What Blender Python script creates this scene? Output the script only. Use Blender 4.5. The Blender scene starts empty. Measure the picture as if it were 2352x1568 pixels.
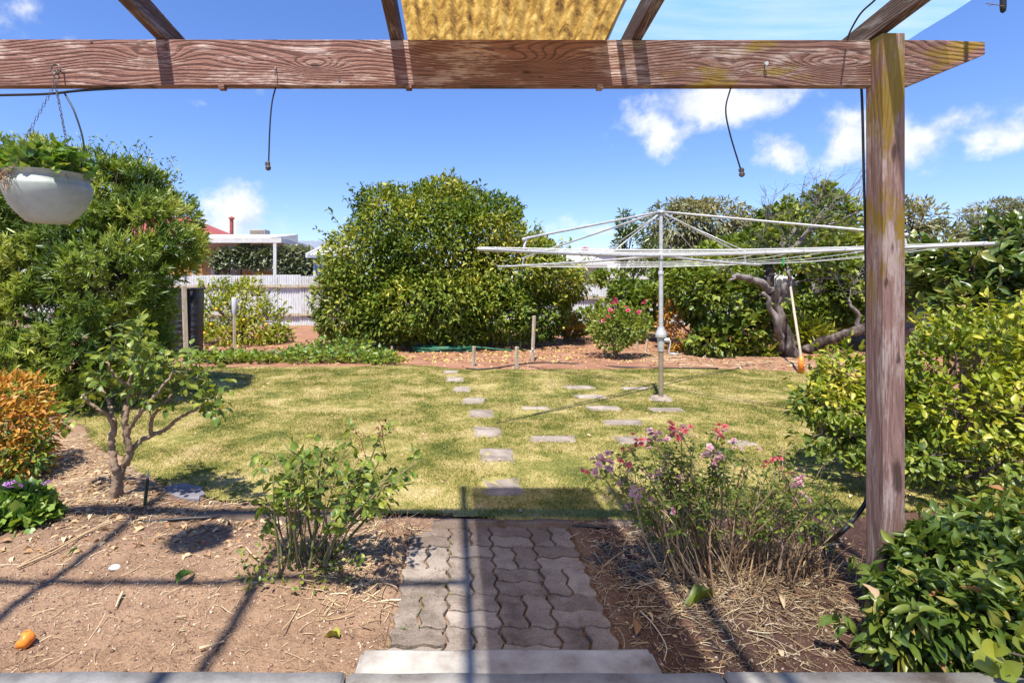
import bpy, bmesh, math
import numpy as np
from mathutils import Vector, Matrix

# ------------------------------------------------------------------ camera, sky, sun, exposure
S = bpy.context.scene
COL = S.collection
F, CX, CY, CAMZ = 1215.0, 1060.0, 657.0, 1.4      # focal length and principal point in 2352-wide units
cam = bpy.data.cameras.new('camera'); camo = bpy.data.objects.new('camera', cam); COL.objects.link(camo)
camo.location = (0, 0, CAMZ); camo.rotation_euler = (math.radians(90), 0, 0)
cam.sensor_width = 36; cam.lens = 36 * F / 2352
cam.shift_x = (1176 - CX) / 2352; cam.shift_y = -(784 - CY) / 2352
cam.clip_start = 0.05; cam.clip_end = 2000
S.camera = camo
S.view_settings.view_transform = 'Standard'; S.view_settings.look = 'None'
S.cycles.max_bounces = 6; S.cycles.caustics_reflective = False; S.cycles.caustics_refractive = False; S.cycles.diffuse_bounces = 3; S.cycles.glossy_bounces = 2; S.cycles.transmission_bounces = 4; S.cycles.transparent_max_bounces = 6
S.view_settings.exposure = 1.12; S.view_settings.gamma = 1
S.view_settings.use_curve_mapping = False
SUN_DIR = Vector((.12, .44, -1)).normalized()     # the way the light travels
sl = bpy.data.lights.new('sun', 'SUN'); sl.energy = 4.2; sl.angle = math.radians(1.1); sl.color = (1, .95, .86)
so = bpy.data.objects.new('sun', sl); COL.objects.link(so)
so.rotation_euler = SUN_DIR.to_track_quat('-Z', 'Y').to_euler(); so.location = (-2, -6, 14)
W = bpy.data.worlds.new('World'); S.world = W; W.use_nodes = True

class NT:
    def __init__(s, tree): s.t = tree; s.n = tree.nodes; s.l = tree.links
    def __call__(s, typ, inp=None, **kw):
        n = s.n.new('ShaderNode' + typ)
        for k, v in kw.items(): setattr(n, k, v)
        for k, v in (inp or {}).items(): s.set(n.inputs[k], v)
        return n
    def set(s, sock, v):
        if isinstance(v, bpy.types.NodeSocket): s.l.new(v, sock)
        elif isinstance(v, bpy.types.Node): s.l.new(v.outputs[0], sock)
        else:
            if hasattr(sock.default_value, '__len__') and len(sock.default_value) == 4 and len(v) == 3: v = (*v, 1)
            sock.default_value = v
    def m(s, op, a, b=0.0, c=0.0, clamp=False):
        n = s.n.new('ShaderNodeMath'); n.operation = op; n.use_clamp = clamp
        for i, v in enumerate((a, b, c)): s.set(n.inputs[i], v)
        return n.outputs[0]
    def mix(s, f, a, b):
        n = s.n.new('ShaderNodeMix'); n.data_type = 'RGBA'
        s.set(n.inputs[0], f); s.set(n.inputs[6], a); s.set(n.inputs[7], b); return n.outputs[2]
    def ramp(s, f, stops, interp='LINEAR'):
        n = s.n.new('ShaderNodeValToRGB'); n.color_ramp.interpolation = interp; e = n.color_ramp.elements
        while len(e) < len(stops): e.new(.5)
        for el, (p, c) in zip(e, stops): el.position = p; el.color = (*c, 1) if len(c) == 3 else c
        s.set(n.inputs[0], f); return n.outputs[0]
    def sstep(s, v, a, b):
        n = s.n.new('ShaderNodeMapRange'); n.interpolation_type = 'SMOOTHSTEP'
        s.set(n.inputs[0], v); n.inputs[1].default_value = a; n.inputs[2].default_value = b; return n.outputs[0]

w = NT(W.node_tree); w.n.clear()
sky = w('TexSky', sky_type='NISHITA', sun_disc=False, sun_elevation=math.radians(65.5), sun_rotation=math.radians(195.3),
        air_density=1.1, dust_density=.25, ozone_density=3.0, altitude=0)
tc = w('TexCoord')
sep = w('SeparateXYZ', {0: tc.outputs['Generated']})
az = w.m('ARCTAN2', sep.outputs[0], sep.outputs[1]); el = w.m('ARCSINE', sep.outputs[2])
warp = w('TexNoise', {'Vector': tc.outputs['Generated'], 'Scale': 5.0, 'Detail': 7.0, 'Roughness': .62})
wsep = w('SeparateColor', {0: warp.outputs[1]})
az2 = w.m('ADD', az, w.m('MULTIPLY', w.m('SUBTRACT', wsep.outputs[0], .5), .16))
el2 = w.m('ADD', el, w.m('MULTIPLY', w.m('SUBTRACT', wsep.outputs[1], .5), .12))
def cdir(x, y):   # a cloud's compass direction and height, read off the photograph
    u, v = (x - CX) / F, -(y - CY) / F
    return math.atan2(u, 1), math.atan2(v, math.hypot(u, 1))
clouds = [(*cdir(550, 480), .075, .055, 1.1), (*cdir(500, 520), .08, .04, 1.0), (*cdir(450, 228), .035, .014, .42), (*cdir(650, 208), .05, .012, .3),
          (*cdir(1600, 250), .12, .055, 1.0), (*cdir(1730, 230), .10, .045, .95), (*cdir(1560, 310), .07, .03, .8), (*cdir(1780, 362), .045, .026, .85),
          (*cdir(2010, 320), .085, .055, 1.0), (*cdir(2120, 330), .06, .04, .85), (*cdir(2240, 285), .09, .024, .6), (*cdir(2340, 310), .06, .03, .7), (*cdir(2280, 352), .035, .016, .5),
          (*cdir(1370, 512), .05, .016, .45), (*cdir(1250, 522), .03, .012, .3), (*cdir(10, 60), .05, .05, .3),
          (1.25, .32, .12, .06, 1), (1.6, .2, .14, .05, .9), (2.2, .35, .12, .06, 1), (2.9, .28, .15, .06, 1), (-1.1, .3, .1, .05, .9),
          (-1.6, .22, .14, .05, 1), (-2.3, .35, .13, .06, 1), (.5, .85, .09, .06, .8), (-2.9, .5, .12, .07, .9)]
cm = None
for a0, e0, ra, re, st in clouds:
    dx = w.m('DIVIDE', w.m('SUBTRACT', az2, a0), ra); dy = w.m('DIVIDE', w.m('SUBTRACT', el2, e0), re)
    d = w.m('SQRT', w.m('ADD', w.m('MULTIPLY', dx, dx), w.m('MULTIPLY', dy, dy)))
    v = w.m('MULTIPLY', w.m('SUBTRACT', 1.25, d), st)
    cm = v if cm is None else w.m('MAXIMUM', cm, v)
fl = w('TexNoise', {'Vector': tc.outputs['Generated'], 'Scale': 13.0, 'Detail': 9.0, 'Roughness': .6})
dens = w.m('ADD', cm, w.m('MULTIPLY', w.m('SUBTRACT', fl.outputs[0], .5), 2.6))
cf = w.m('MULTIPLY', w.sstep(dens, .12, 1.05), .96)
hsv = w('HueSaturation', {'Color': sky, 'Hue': .5, 'Saturation': 1.12, 'Value': 1.0})
skyc = w('VectorMath', {0: hsv.outputs[0], 1: (.072, .075, .100)}, operation='MULTIPLY')
cshade = w.mix(w.sstep(fl.outputs[0], .35, .62), (.33, .37, .43), (.50, .51, .53))
bg = w('Background', {'Color': w.mix(cf, skyc.outputs[0], cshade), 'Strength': 1.0})
w.l.new(bg.outputs[0], w('OutputWorld').inputs[0])

# ------------------------------------------------------------------ helpers
def G(x, y, z=0.0):
    Y = (CAMZ - z) * F / (y - CY); return np.array(((x - CX) * Y / F, Y, z))
def A(x, y, Y): return np.array(((x - CX) * Y / F, Y, CAMZ - (y - CY) * Y / F))
def RNG(seed): return np.random.default_rng(seed)
def norm(a): return a / np.maximum(np.linalg.norm(a, axis=-1, keepdims=True), 1e-9)
def vnoise(p, seed, freq):                     # cheap smooth noise from sines, about -1..1
    r = RNG(seed); v = np.zeros(len(p))
    for k in range(7):
        d = r.normal(size=p.shape[1]); d *= freq * r.uniform(.6, 1.7) / np.linalg.norm(d)
        v += np.sin(p @ d + r.uniform(0, 6.28))
    return v / 3.2

def link(name, me, parent=None, mat=None, smooth=False):
    o = bpy.data.objects.new(name, me); COL.objects.link(o)
    if mat is not None and len(me.materials) == 0: me.materials.append(mat)
    if parent is not None: o.parent = parent
    if smooth: me.shade_smooth()
    return o
def tag(o, label=None, cat=None, group=None, kind=None):
    if label: o['label'] = label
    if cat: o['category'] = cat
    if group: o['group'] = group
    if kind: o['kind'] = kind
    return o
def thing(name, loc, label, cat, group=None, rz=0):
    o = bpy.data.objects.new(name, None); COL.objects.link(o); o.location = loc; o.rotation_euler.z = rz
    o.empty_display_size = .1
    return tag(o, label, cat, group)
def fast_mesh(name, V, tris=None, quads=None, attr=None):
    me = bpy.data.meshes.new(name)
    V = np.asarray(V, np.float32)
    loops, starts, tot = [], [], []
    n = 0
    for fa, k in ((tris, 3), (quads, 4)):
        if fa is None or len(fa) == 0: continue
        fa = np.asarray(fa, np.int32); loops.append(fa.ravel()); starts.append(n + np.arange(len(fa)) * k); n += fa.size
    loops = np.concatenate(loops); starts = np.concatenate(starts).astype(np.int32)
    me.vertices.add(len(V)); me.vertices.foreach_set('co', V.ravel())
    me.loops.add(len(loops)); me.loops.foreach_set('vertex_index', loops.astype(np.int32))
    me.polygons.add(len(starts)); me.polygons.foreach_set('loop_start', starts)
    if attr is not None:
        a = me.attributes.new('v', 'FLOAT', 'POINT'); a.data.foreach_set('value', np.asarray(attr, np.float32))
    me.update(calc_edges=True); me.validate()
    return me

class MB:
    def __init__(s): s.v = []; s.f = []; s.c = 0
    def add(s, V, Fs):
        V = np.asarray(V, float); s.v.append(V); b = s.c; s.f += [tuple(b + i for i in f) for f in Fs]; s.c += len(V); return s
    def box(s, lo, hi, R=None, at=(0, 0, 0)):
        x0, y0, z0 = lo; x1, y1, z1 = hi
        V = np.array([(x0, y0, z0), (x1, y0, z0), (x1, y1, z0), (x0, y1, z0), (x0, y0, z1), (x1, y0, z1), (x1, y1, z1), (x0, y1, z1)], float)
        if R is not None: V = V @ np.array(R).T
        return s.add(V + np.array(at), [(0, 3, 2, 1), (4, 5, 6, 7), (0, 1, 5, 4), (1, 2, 6, 5), (2, 3, 7, 6), (3, 0, 4, 7)])
    def tube(s, P, R, seg=8, cap=True, wob=None):
        P = np.asarray(P, float); n = len(P); R = np.broadcast_to(np.asarray(R, float), (n,))
        T = np.gradient(P, axis=0); T = norm(T)
        ref = np.array((0, 0, 1.)) if abs(T[0][2]) < .9 else np.array((1., 0, 0))
        a = norm(np.cross(T[0], ref)); V = []
        th = np.arange(seg) * 2 * math.pi / seg
        for i in range(n):
            a = norm(a - T[i] * (a @ T[i])); b = np.cross(T[i], a)
            rr = R[i] * (1 if wob is None else (1 + wob * np.sin(th * 3 + i * 1.7) * .6 + wob * np.sin(th * 2 + i * 2.9)))
            V.append(P[i] + np.outer(np.cos(th) * rr, a) + np.outer(np.sin(th) * rr, b))
        V = np.concatenate(V); Fs = []
        for i in range(n - 1):
            for j in range(seg):
                k = (j + 1) % seg; Fs.append((i * seg + j, i * seg + k, (i + 1) * seg + k, (i + 1) * seg + j))
        if cap: Fs += [tuple(range(seg))[::-1], tuple((n - 1) * seg + j for j in range(seg))]
        return s.add(V, Fs)
    def lathe(s, prof, seg=32, at=(0, 0, 0), close=False):
        V = []; th = np.arange(seg) * 2 * math.pi / seg; Fs = []
        for r, z in prof: V.append(np.stack([np.cos(th) * r, np.sin(th) * r, np.full(seg, z)], 1))
        for i in range(len(prof) - 1):
            for j in range(seg):
                k = (j + 1) % seg; Fs.append((i * seg + j, i * seg + k, (i + 1) * seg + k, (i + 1) * seg + j))
        if close: Fs += [tuple(range(seg))[::-1], tuple((len(prof) - 1) * seg + j for j in range(seg))]
        return s.add(np.concatenate(V) + np.array(at), Fs)
    def prism(s, poly, lo, hi, axis=1):        # polygon extruded along an axis
        poly = np.asarray(poly, float); n = len(poly); V = []
        for h in (lo, hi):
            V.append(np.insert(poly, axis, h, axis=1))
        Fs = [tuple(range(n)), tuple(range(2 * n - 1, n - 1, -1))] + [(i, i + n, (i + 1) % n + n, (i + 1) % n) for i in range(n)]
        return s.add(np.concatenate(V), Fs)
    def build(s, name, mat, parent=None, origin=None, smooth=False, bevel=0, angle=None):
        me = bpy.data.meshes.new(name); V = np.concatenate(s.v)
        if origin is not None: V = V - np.asarray(origin)
        me.from_pydata(V.tolist(), [], s.f)
        bm = bmesh.new(); bm.from_mesh(me); bmesh.ops.recalc_face_normals(bm, faces=bm.faces); 
        if bevel: bmesh.ops.bevel(bm, geom=[e for e in bm.edges if e.calc_face_angle(0) > .5], offset=bevel, segments=2, affect='EDGES', profile=.6)
        bm.to_mesh(me); bm.free(); me.update()
        o = link(name, me, parent, mat)
        if smooth: me.shade_smooth()
        if angle: me.set_sharp_from_angle(angle=math.radians(angle))
        return o

def spline(P, n=8):                            # Catmull-Rom through the points
    P = np.asarray(P, float)
    if len(P) == 2: return np.linspace(P[0], P[1], n)
    Q = np.vstack([2 * P[0] - P[1], P, 2 * P[-1] - P[-2]]); out = []
    for i in range(len(P) - 1):
        p0, p1, p2, p3 = Q[i:i + 4]
        for t in np.linspace(0, 1, n, endpoint=False):
            out.append(.5 * (2 * p1 + (p2 - p0) * t + (2 * p0 - 5 * p1 + 4 * p2 - p3) * t * t + (3 * p1 - p0 - 3 * p2 + p3) * t ** 3))
    out.append(P[-1]); return np.array(out)
def many_tubes(lines, radii, seg=4):           # lots of thin stems, all with the same number of points, as one mesh
    L = np.asarray(lines, float); n, k, _ = L.shape; R = np.asarray(radii, float)
    if R.ndim == 1: R = np.repeat(R[:, None], k, 1)
    T = norm(np.gradient(L, axis=1)); ref = np.where(np.abs(T[..., 2:3]) < .9, np.array((0, 0, 1.)), np.array((1., 0, 0)))
    a = norm(np.cross(T, ref)); b = np.cross(T, a)
    th = np.arange(seg) * 2 * math.pi / seg
    V = L[:, :, None, :] + R[:, :, None, None] * (np.cos(th)[None, None, :, None] * a[:, :, None, :] + np.sin(th)[None, None, :, None] * b[:, :, None, :])
    i, j = np.meshgrid(np.arange(k - 1), np.arange(seg), indexing='ij'); j2 = (j + 1) % seg
    q = np.stack([i * seg + j, i * seg + j2, (i + 1) * seg + j2, (i + 1) * seg + j], -1).reshape(-1, 4)
    Q = (q[None] + (np.arange(n) * k * seg)[:, None, None]).reshape(-1, 4)
    return V.reshape(-1, 3), Q, np.repeat(RNG(n).random(n), k * seg)

# ------------------------------------------------------------------ materials
def newmat(name):
    m = bpy.data.materials.new(name); m.use_nodes = True; t = NT(m.node_tree); t.n.clear()
    out = t('OutputMaterial'); return m, t, out
def pbr(t, out, color, rough=.7, bump=None, bs=.3, bd=.01, metal=0, spec=.4, extra=None):
    p = t('BsdfPrincipled', {'Base Color': color, 'Roughness': rough, 'Metallic': metal, 'Specular IOR Level': spec})
    if bump is not None:
        b = t('Bump', {'Height': bump, 'Strength': bs, 'Distance': bd}); t.l.new(b.outputs[0], p.inputs['Normal'])
    t.l.new((extra(p) if extra else p).outputs[0], out.inputs[0]); return p
def noisy(name, stops, scale=6, rough=.75, stretch=(1, 1, 1), bscale=40, bs=.3, bd=.005, metal=0, spec=.35, detail=7, rand=0.0, coord='Object', roughness=.6):
    m, t, out = newmat(name)
    c = t('TexCoord'); mp = t('Mapping', {0: c.outputs[coord], 'Scale': stretch})
    if rand:
        oi = t('ObjectInfo'); cb = t('CombineXYZ', {0: oi.outputs['Random'], 1: oi.outputs['Random'], 2: oi.outputs['Random']})
        sc = t('VectorMath', {0: cb, 1: (37, 53, 71)}, operation='MULTIPLY'); t.set(mp.inputs['Location'], sc.outputs[0])
    n = t('TexNoise', {'Vector': mp, 'Scale': scale, 'Detail': detail, 'Roughness': roughness})
    f = n.outputs[0]
    if rand: f = t.m('ADD', f, t.m('MULTIPLY', t.m('SUBTRACT', oi.outputs['Random'], .5), rand))
    b = t('TexNoise', {'Vector': mp, 'Scale': bscale, 'Detail': 6.0, 'Roughness': .65})
    pbr(t, out, t.ramp(f, stops), rough, b.outputs[0], bs, bd, metal, spec); return m
def leafmat(name, stops, trans=.3, rough=.42, spec=.4, tint=(1.25, 1.2, .5)):
    m, t, out = newmat(name)
    at = t('Attribute', attribute_name='v'); oi = t('ObjectInfo')
    has = t.m('GREATER_THAN', at.outputs['Fac'], .0005); f = t.m('ADD', t.m('MULTIPLY', has, at.outputs['Fac']), t.m('MULTIPLY', t.m('SUBTRACT', 1.0, has), oi.outputs['Random']))
    col = t.ramp(f, stops)
    p = t('BsdfPrincipled', {'Base Color': col, 'Roughness': rough, 'Specular IOR Level': spec})
    tr = t('BsdfTranslucent', {'Color': t('VectorMath', {0: col, 1: tint}, operation='MULTIPLY').outputs[0]})
    mx = t('MixShader', {0: trans, 1: p, 2: tr}); t.l.new(mx.outputs[0], out.inputs[0]); return m

def timber(name, axis, base, pale, dark, lichen=.5, ring=.0125, rs=.75, lt=.60, lz=None, knots=(), spots=()):
    """weathered timber: raised grain running along one axis, worn paint, knots, lichen"""
    m, t, out = newmat(name)
    c = t('TexCoord'); s = t('SeparateXYZ', {0: c.outputs['Object']})
    if axis == 'x': along, across, third = s.outputs[0], s.outputs[2], s.outputs[1]
    elif axis == 'y': along, across, third = s.outputs[1], s.outputs[2], s.outputs[0]
    else: along, across, third = s.outputs[2], s.outputs[0], s.outputs[1]
    if axis != 'x': across = t.m('ADD', across, t.m('MULTIPLY', third, .83))
    v = t('CombineXYZ', {0: along, 1: across, 2: third})
    big = t('TexNoise', {'Vector': t('Mapping', {0: v, 'Scale': (.85, 3.4, 1)}), 'Scale': 1.0, 'Detail': 2.5, 'Roughness': .4})
    g = t.m('ADD', across, t.m('MULTIPLY', big.outputs[0], .26))
    fine = t('TexNoise', {'Vector': t('Mapping', {0: v, 'Scale': (9, 60, 30)}), 'Scale': 1.0, 'Detail': 6.0, 'Roughness': .7})
    g = t.m('ADD', g, t.m('MULTIPLY', fine.outputs[0], .006))
    for (ka, kc, ra, rc, am) in knots:
        e1 = t.m('DIVIDE', t.m('SUBTRACT', along, ka), ra); e2 = t.m('DIVIDE', t.m('SUBTRACT', across, kc), rc); d2 = t.m('ADD', t.m('MULTIPLY', e1, e1), t.m('MULTIPLY', e2, e2))
        g = t.m('ADD', g, t.m('MULTIPLY', t.m('POWER', 2.718, t.m('MULTIPLY', d2, -1.0)), am))
    ringv = t.m('SINE', t.m('MULTIPLY', g, 2 * math.pi / ring))
    streak = t('TexNoise', {'Vector': t('Mapping', {0: v, 'Scale': (7, 140, 140)}), 'Scale': 1.0, 'Detail': 5.0, 'Roughness': .7})
    wear = t('TexNoise', {'Vector': t('Mapping', {0: v, 'Scale': (2.2, 9, 9)}), 'Scale': 1.9, 'Detail': 9.0, 'Roughness': .74})
    ridge = t.sstep(ringv, -.75, .35)
    h = t.m('ADD', t.m('MULTIPLY', t.m('MULTIPLY', ridge, rs), t.sstep(wear.outputs[0], .2, .55)), t.m('MULTIPLY', streak.outputs[0], .55))
    col = t.mix(t.m('MULTIPLY', t.sstep(ringv, -.45, -.98), rs), base, dark)
    col = t.mix(t.sstep(t.m('ADD', wear.outputs[0], t.m('MULTIPLY', streak.outputs[0], .35)), .67, .82), col, pale)
    col = t.mix(t.m('MULTIPLY', t.sstep(streak.outputs[0], .50, .36), .55), col, dark)
    li = t('TexNoise', {'Vector': t('Mapping', {0: v, 'Scale': (1.6, 4.0, 4.0), 'Location': (3.3, 1.7, 0)}), 'Scale': 2.2, 'Detail': 6.0, 'Roughness': .6})
    col = t.mix(t.m('MULTIPLY', t.sstep(li.outputs[0], lt, lt + .12), lichen if lz is None else t.m('MULTIPLY', t.sstep(along, *lz), lichen)), col, (.27, .17, .015))
    for (sx, sy, sz, sr) in spots:
        sq_ = (.35, 1, 1) if axis == 'x' else (1, 1, .35); ob = t('VectorMath', {0: c.outputs['Object'], 1: sq_}, operation='MULTIPLY'); dv = t('VectorMath', {0: ob.outputs[0], 1: (sx * sq_[0], sy, sz * sq_[2])}, operation='DISTANCE'); dd = t.m('ADD', dv.outputs['Value'], t.m('ADD', t.m('MULTIPLY', t.m('SUBTRACT', fine.outputs[0], .5), sr * 2.0), t.m('MULTIPLY', t.m('SUBTRACT', wear.outputs[0], .5), sr * 3.0)))
        col = t.mix(t.m('MULTIPLY', t.sstep(dd, sr, sr * .3), .8), col, (.05, .03, .022))
    pbr(t, out, col, .85, h, 1.0, .005, 0, .2); return m

MAT = {}
MAT['beam'] = timber('beam_timber', 'x', (.28, .145, .11), (.50, .37, .31), (.075, .037, .03), .8, lt=.52, lz=(-1.25, -.7), knots=[(-1.5, 2.335, .22, .045, .085), (-2.36, 2.32, .09, .03, .05), (-.65, 2.31, .12, .035, .05), (-3.05, 2.36, .15, .04, .05), (-.2, 2.33, .16, .03, .05)], spots=[(-2.36, .02, 2.32, .011), (-1.48, .02, 2.29, .008), (-1.42, .02, 2.27, .007)])
MAT['rafter'] = timber('rafter_timber', 'y', (.20, .12, .09), (.38, .31, .27), (.05, .03, .025), .5, .008)
MAT['post'] = timber('post_timber', 'z', (.31, .18, .145), (.46, .34, .29), (.10, .06, .045), .85, .026, .35, .46, (1.15, 1.6), spots=[(0, -.045, 1.94, .016), (-.005, -.045, 1.56, .020), (.015, -.045, 1.10, .016), (-.03, -.045, 1.42, .010), (.01, -.045, .62, .03)])
MAT['stake'] = noisy('stake_wood', [(.3, (.30, .24, .16)), (.7, (.55, .47, .35))], 9, .8, (4, 4, .6), 60)
MAT['concrete'] = noisy('concrete', [(.30, (.15, .115, .09)), (.42, (.28, .245, .21)), (.55, (.37, .34, .30)), (.72, (.48, .445, .40))], 7, .85, bscale=90, bs=.35, bd=.004)
MAT['slab'] = noisy('shaded_slab_concrete', [(.3, (.17, .16, .15)), (.5, (.27, .255, .24)), (.72, (.38, .36, .34))], 9, .85, bscale=70, bs=.35, bd=.004)  # darker copy of the concrete, with the shade on the left slabs painted in
MAT['paver0'] = noisy('paver_concrete', [(.25, (.16, .11, .085)), (.5, (.27, .205, .165)), (.75, (.40, .33, .275))], 9, .9, bscale=120, bs=.6, bd=.005, rand=.35)
MAT['stone'] = noisy('stepping_stone', [(.25, (.16, .125, .10)), (.5, (.28, .23, .185)), (.75, (.42, .355, .29))], 6, .9, bscale=70, bs=.6, bd=.008, rand=.2)
MAT['galv'] = noisy('galvanised_tube', [(.3, (.42, .41, .39)), (.6, (.58, .57, .55)), (.8, (.50, .44, .36))], 9, .45, (1, 1, 3), 80, .1, .001, .35)
MAT['brass'] = noisy('bronzed_tube', [(.3, (.26, .20, .12)), (.7, (.42, .35, .24))], 9, .5, (1, 1, 2), 80, .1, .001, .4)
MAT['wire'] = noisy('line_wire', [(.3, (.62, .61, .60)), (.7, (.74, .74, .73))], 9, .5, bs=0)
MAT['black'] = noisy('black_polypipe', [(.3, (.012, .012, .014)), (.7, (.03, .03, .035))], 12, .45, bs=.1)
MAT['tarp'] = noisy('black_plastic', [(.3, (.010, .011, .016)), (.7, (.026, .027, .038))], 4, .35, (1, 1, 5), 8, .8, .03)
MAT['steel'] = noisy('rusty_steel', [(.3, (.08, .06, .05)), (.7, (.22, .19, .17))], 20, .5, metal=.6)
MAT['white'] = noisy('white_paint', [(.3, (.48, .47, .44)), (.7, (.62, .61, .58))], 6, .55, bs=.05)
MAT['greypaint'] = noisy('grey_paint', [(.3, (.36, .36, .36)), (.7, (.48, .48, .48))], 6, .6, bs=.05)
MAT['plastic'] = noisy('bottle_plastic', [(.3, (.50, .52, .53)), (.7, (.66, .68, .69))], 9, .3, bs=.1)
MAT['greenhose'] = noisy('green_hose', [(.3, (.02, .10, .06)), (.7, (.04, .18, .10))], 9, .4, bs=0)
MAT['orange'] = noisy('orange_peel', [(.3, (.75, .14, .015)), (.7, (.85, .33, .05))], 20, .4, bs=.2)
MAT['terracotta_red'] = noisy('red_metal', [(.3, (.28, .06, .045)), (.7, (.36, .085, .06))], 5, .6, bs=.05)
MAT['brick'] = noisy('yellow_brick', [(.3, (.40, .20, .07)), (.6, (.55, .30, .11)), (.8, (.62, .38, .17))], 8, .85, bscale=60, rand=.4)
MAT['mortar'] = noisy('mortar', [(.3, (.34, .26, .18)), (.7, (.45, .37, .28))], 20, .9)
MAT['darkroom'] = noisy('dark_interior', [(.3, (.02, .018, .016)), (.7, (.05, .045, .04))], 5, .6)
MAT['tile'] = noisy('roof_tile', [(.3, (.20, .23, .27)), (.7, (.34, .38, .43))], 9, .6, bs=.1)
MAT['paling'] = noisy('grey_paling', [(.3, (.16, .15, .14)), (.7, (.34, .33, .31))], 6, .85, (6, 6, .7), 60, .4, rand=.3)
MAT['bark'] = noisy('rough_bark', [(.34, (.016, .011, .009)), (.5, (.06, .042, .033)), (.64, (.19, .15, .125))], 9, .9, (1, 1, .35), 30, 1.0, .03)
MAT['deadwood'] = noisy('silver_dead_wood', [(.3, (.085, .07, .06)), (.7, (.27, .235, .21))], 14, .85, (1, 1, .4), 40, .6, .01)
MAT['rosewood'] = noisy('rose_bark', [(.3, (.17, .11, .07)), (.55, (.30, .21, .14)), (.75, (.44, .34, .25))], 30, .8, (1, 1, .4), 60, .6, .004)
MAT['greencane'] = noisy('green_cane', [(.3, (.09, .11, .03)), (.7, (.19, .18, .07))], 20, .6, (1, 1, .3), 60, .2)
MAT['stem'] = noisy('brown_stem', [(.3, (.10, .065, .045)), (.7, (.22, .15, .11))], 30, .85, (1, 1, .4), 60, .5)
def straws(name, stops):
    m, t, out = newmat(name); at = t('Attribute', attribute_name='v'); oi = t('ObjectInfo')
    pbr(t, out, t.ramp(t.m('FRACT', t.m('ADD', at.outputs['Fac'], oi.outputs['Random'])), stops), .8, None); return m
MAT['straw'] = straws('dry_straw', [(0, (.20, .12, .07)), (.4, (.42, .29, .16)), (.8, (.62, .48, .29)), (1, (.70, .60, .42))])
MAT['chips'] = straws('soil_crumbs', [(0, (.12, .065, .045)), (.5, (.26, .155, .105)), (.8, (.42, .30, .22)), (1, (.46, .37, .28))])
MAT['drystem'] = straws('dry_stems', [(0, (.13, .07, .04)), (.5, (.34, .20, .11)), (1, (.56, .40, .22))])
MAT['deadleaf'] = leafmat('dead_leaf', [(0, (.26, .13, .06)), (.5, (.48, .30, .15)), (1, (.62, .48, .30))], .15, .7)
MAT['yellowleaf'] = leafmat('fallen_yellow_leaf', [(0, (.45, .30, .06)), (.5, (.58, .44, .12)), (1, (.50, .34, .16))], .1, .7)

LM = {}
LM['bottlebrush'] = leafmat('bottlebrush_leaf', [(0, (.035, .07, .014)), (.3, (.085, .145, .022)), (.6, (.17, .24, .03)), (.85, (.31, .36, .05)), (1, (.46, .46, .13))], .28)
LM['citrus'] = leafmat('citrus_leaf', [(0, (.05, .095, .012)), (.35, (.095, .155, .014)), (.65, (.18, .225, .02)), (.85, (.34, .34, .04)), (1, (.50, .46, .10))], .28, .5, .3)
LM['rose'] = leafmat('rose_leaf', [(0, (.075, .135, .02)), (.5, (.16, .225, .03)), (1, (.32, .34, .05))], .34, .42)
LM['redshoot'] = leafmat('red_rose_shoot', [(0, (.14, .035, .025)), (1, (.25, .09, .045))], .3)
LM['gold'] = leafmat('golden_leaf', [(0, (.085, .14, .015)), (.35, (.19, .25, .02)), (.75, (.35, .37, .03)), (1, (.52, .45, .07))], .32)
LM['nandina'] = leafmat('orange_leaf', [(0, (.17, .17, .02)), (.35, (.38, .26, .035)), (.7, (.56, .23, .05)), (1, (.62, .40, .09))], .32)
LM['camellia'] = leafmat('camellia_leaf', [(0, (0.054, 0.101, 0.020)), (.5, (0.115, 0.169, 0.034)), (.85, (0.230, 0.257, 0.054)), (1, (0.405, 0.324, 0.121))], .2, .3, .6)
LM['gardenia'] = leafmat('glossy_leaf', [(0, (.06, .115, .02)), (.5, (.135, .20, .03)), (.85, (.24, .28, .04)), (.96, (.40, .32, .07)), (1, (.42, .20, .08))], .24, .35, .5)
LM['lime'] = leafmat('lime_leaf', [(0, (.20, .25, .03)), (1, (.36, .36, .05))], .3, .4)
LM['vine'] = leafmat('vine_leaf', [(0, (.065, .11, .016)), (.5, (.14, .20, .025)), (.85, (.27, .31, .04)), (1, (.40, .38, .09))], .3)
LM['olive'] = leafmat('grey_green_leaf', [(0, (0.120, 0.138, 0.066)), (.5, (0.204, 0.216, 0.096)), (1, (0.348, 0.300, 0.156))], .22)
LM['gum'] = leafmat('gum_leaf', [(0, (.14, .17, .09)), (.6, (.22, .24, .13)), (1, (.31, .31, .18))], .2)
LM['ivy'] = leafmat('ivy_leaf', [(0, (.10, .13, .07)), (.5, (.20, .24, .12)), (1, (.52, .52, .36))], .15)
LM['ground'] = leafmat('low_green_leaf', [(0, (0.072, 0.144, 0.024)), (.5, (0.144, 0.240, 0.036)), (1, (0.336, 0.396, 0.060))], .3)
LM['geranium'] = leafmat('geranium_leaf', [(0, (0.072, 0.156, 0.030)), (.6, (0.156, 0.264, 0.042)), (1, (0.336, 0.384, 0.072))], .3)
LM['pink'] = leafmat('pink_petal', [(0, (.82, .36, .42)), (.5, (.88, .58, .58)), (1, (.90, .76, .72))], .4, .6, tint=(1, 1, 1))
LM['coral'] = leafmat('coral_petal', [(0, (.80, .14, .13)), (.5, (.85, .24, .26)), (1, (.86, .42, .34))], .4, .6, tint=(1, 1, 1))
LM['magenta'] = leafmat('magenta_petal', [(0, (.62, .03, .12)), (.6, (.74, .08, .20)), (1, (.80, .45, .48))], .3, .6, tint=(1, 1, 1))
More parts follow.
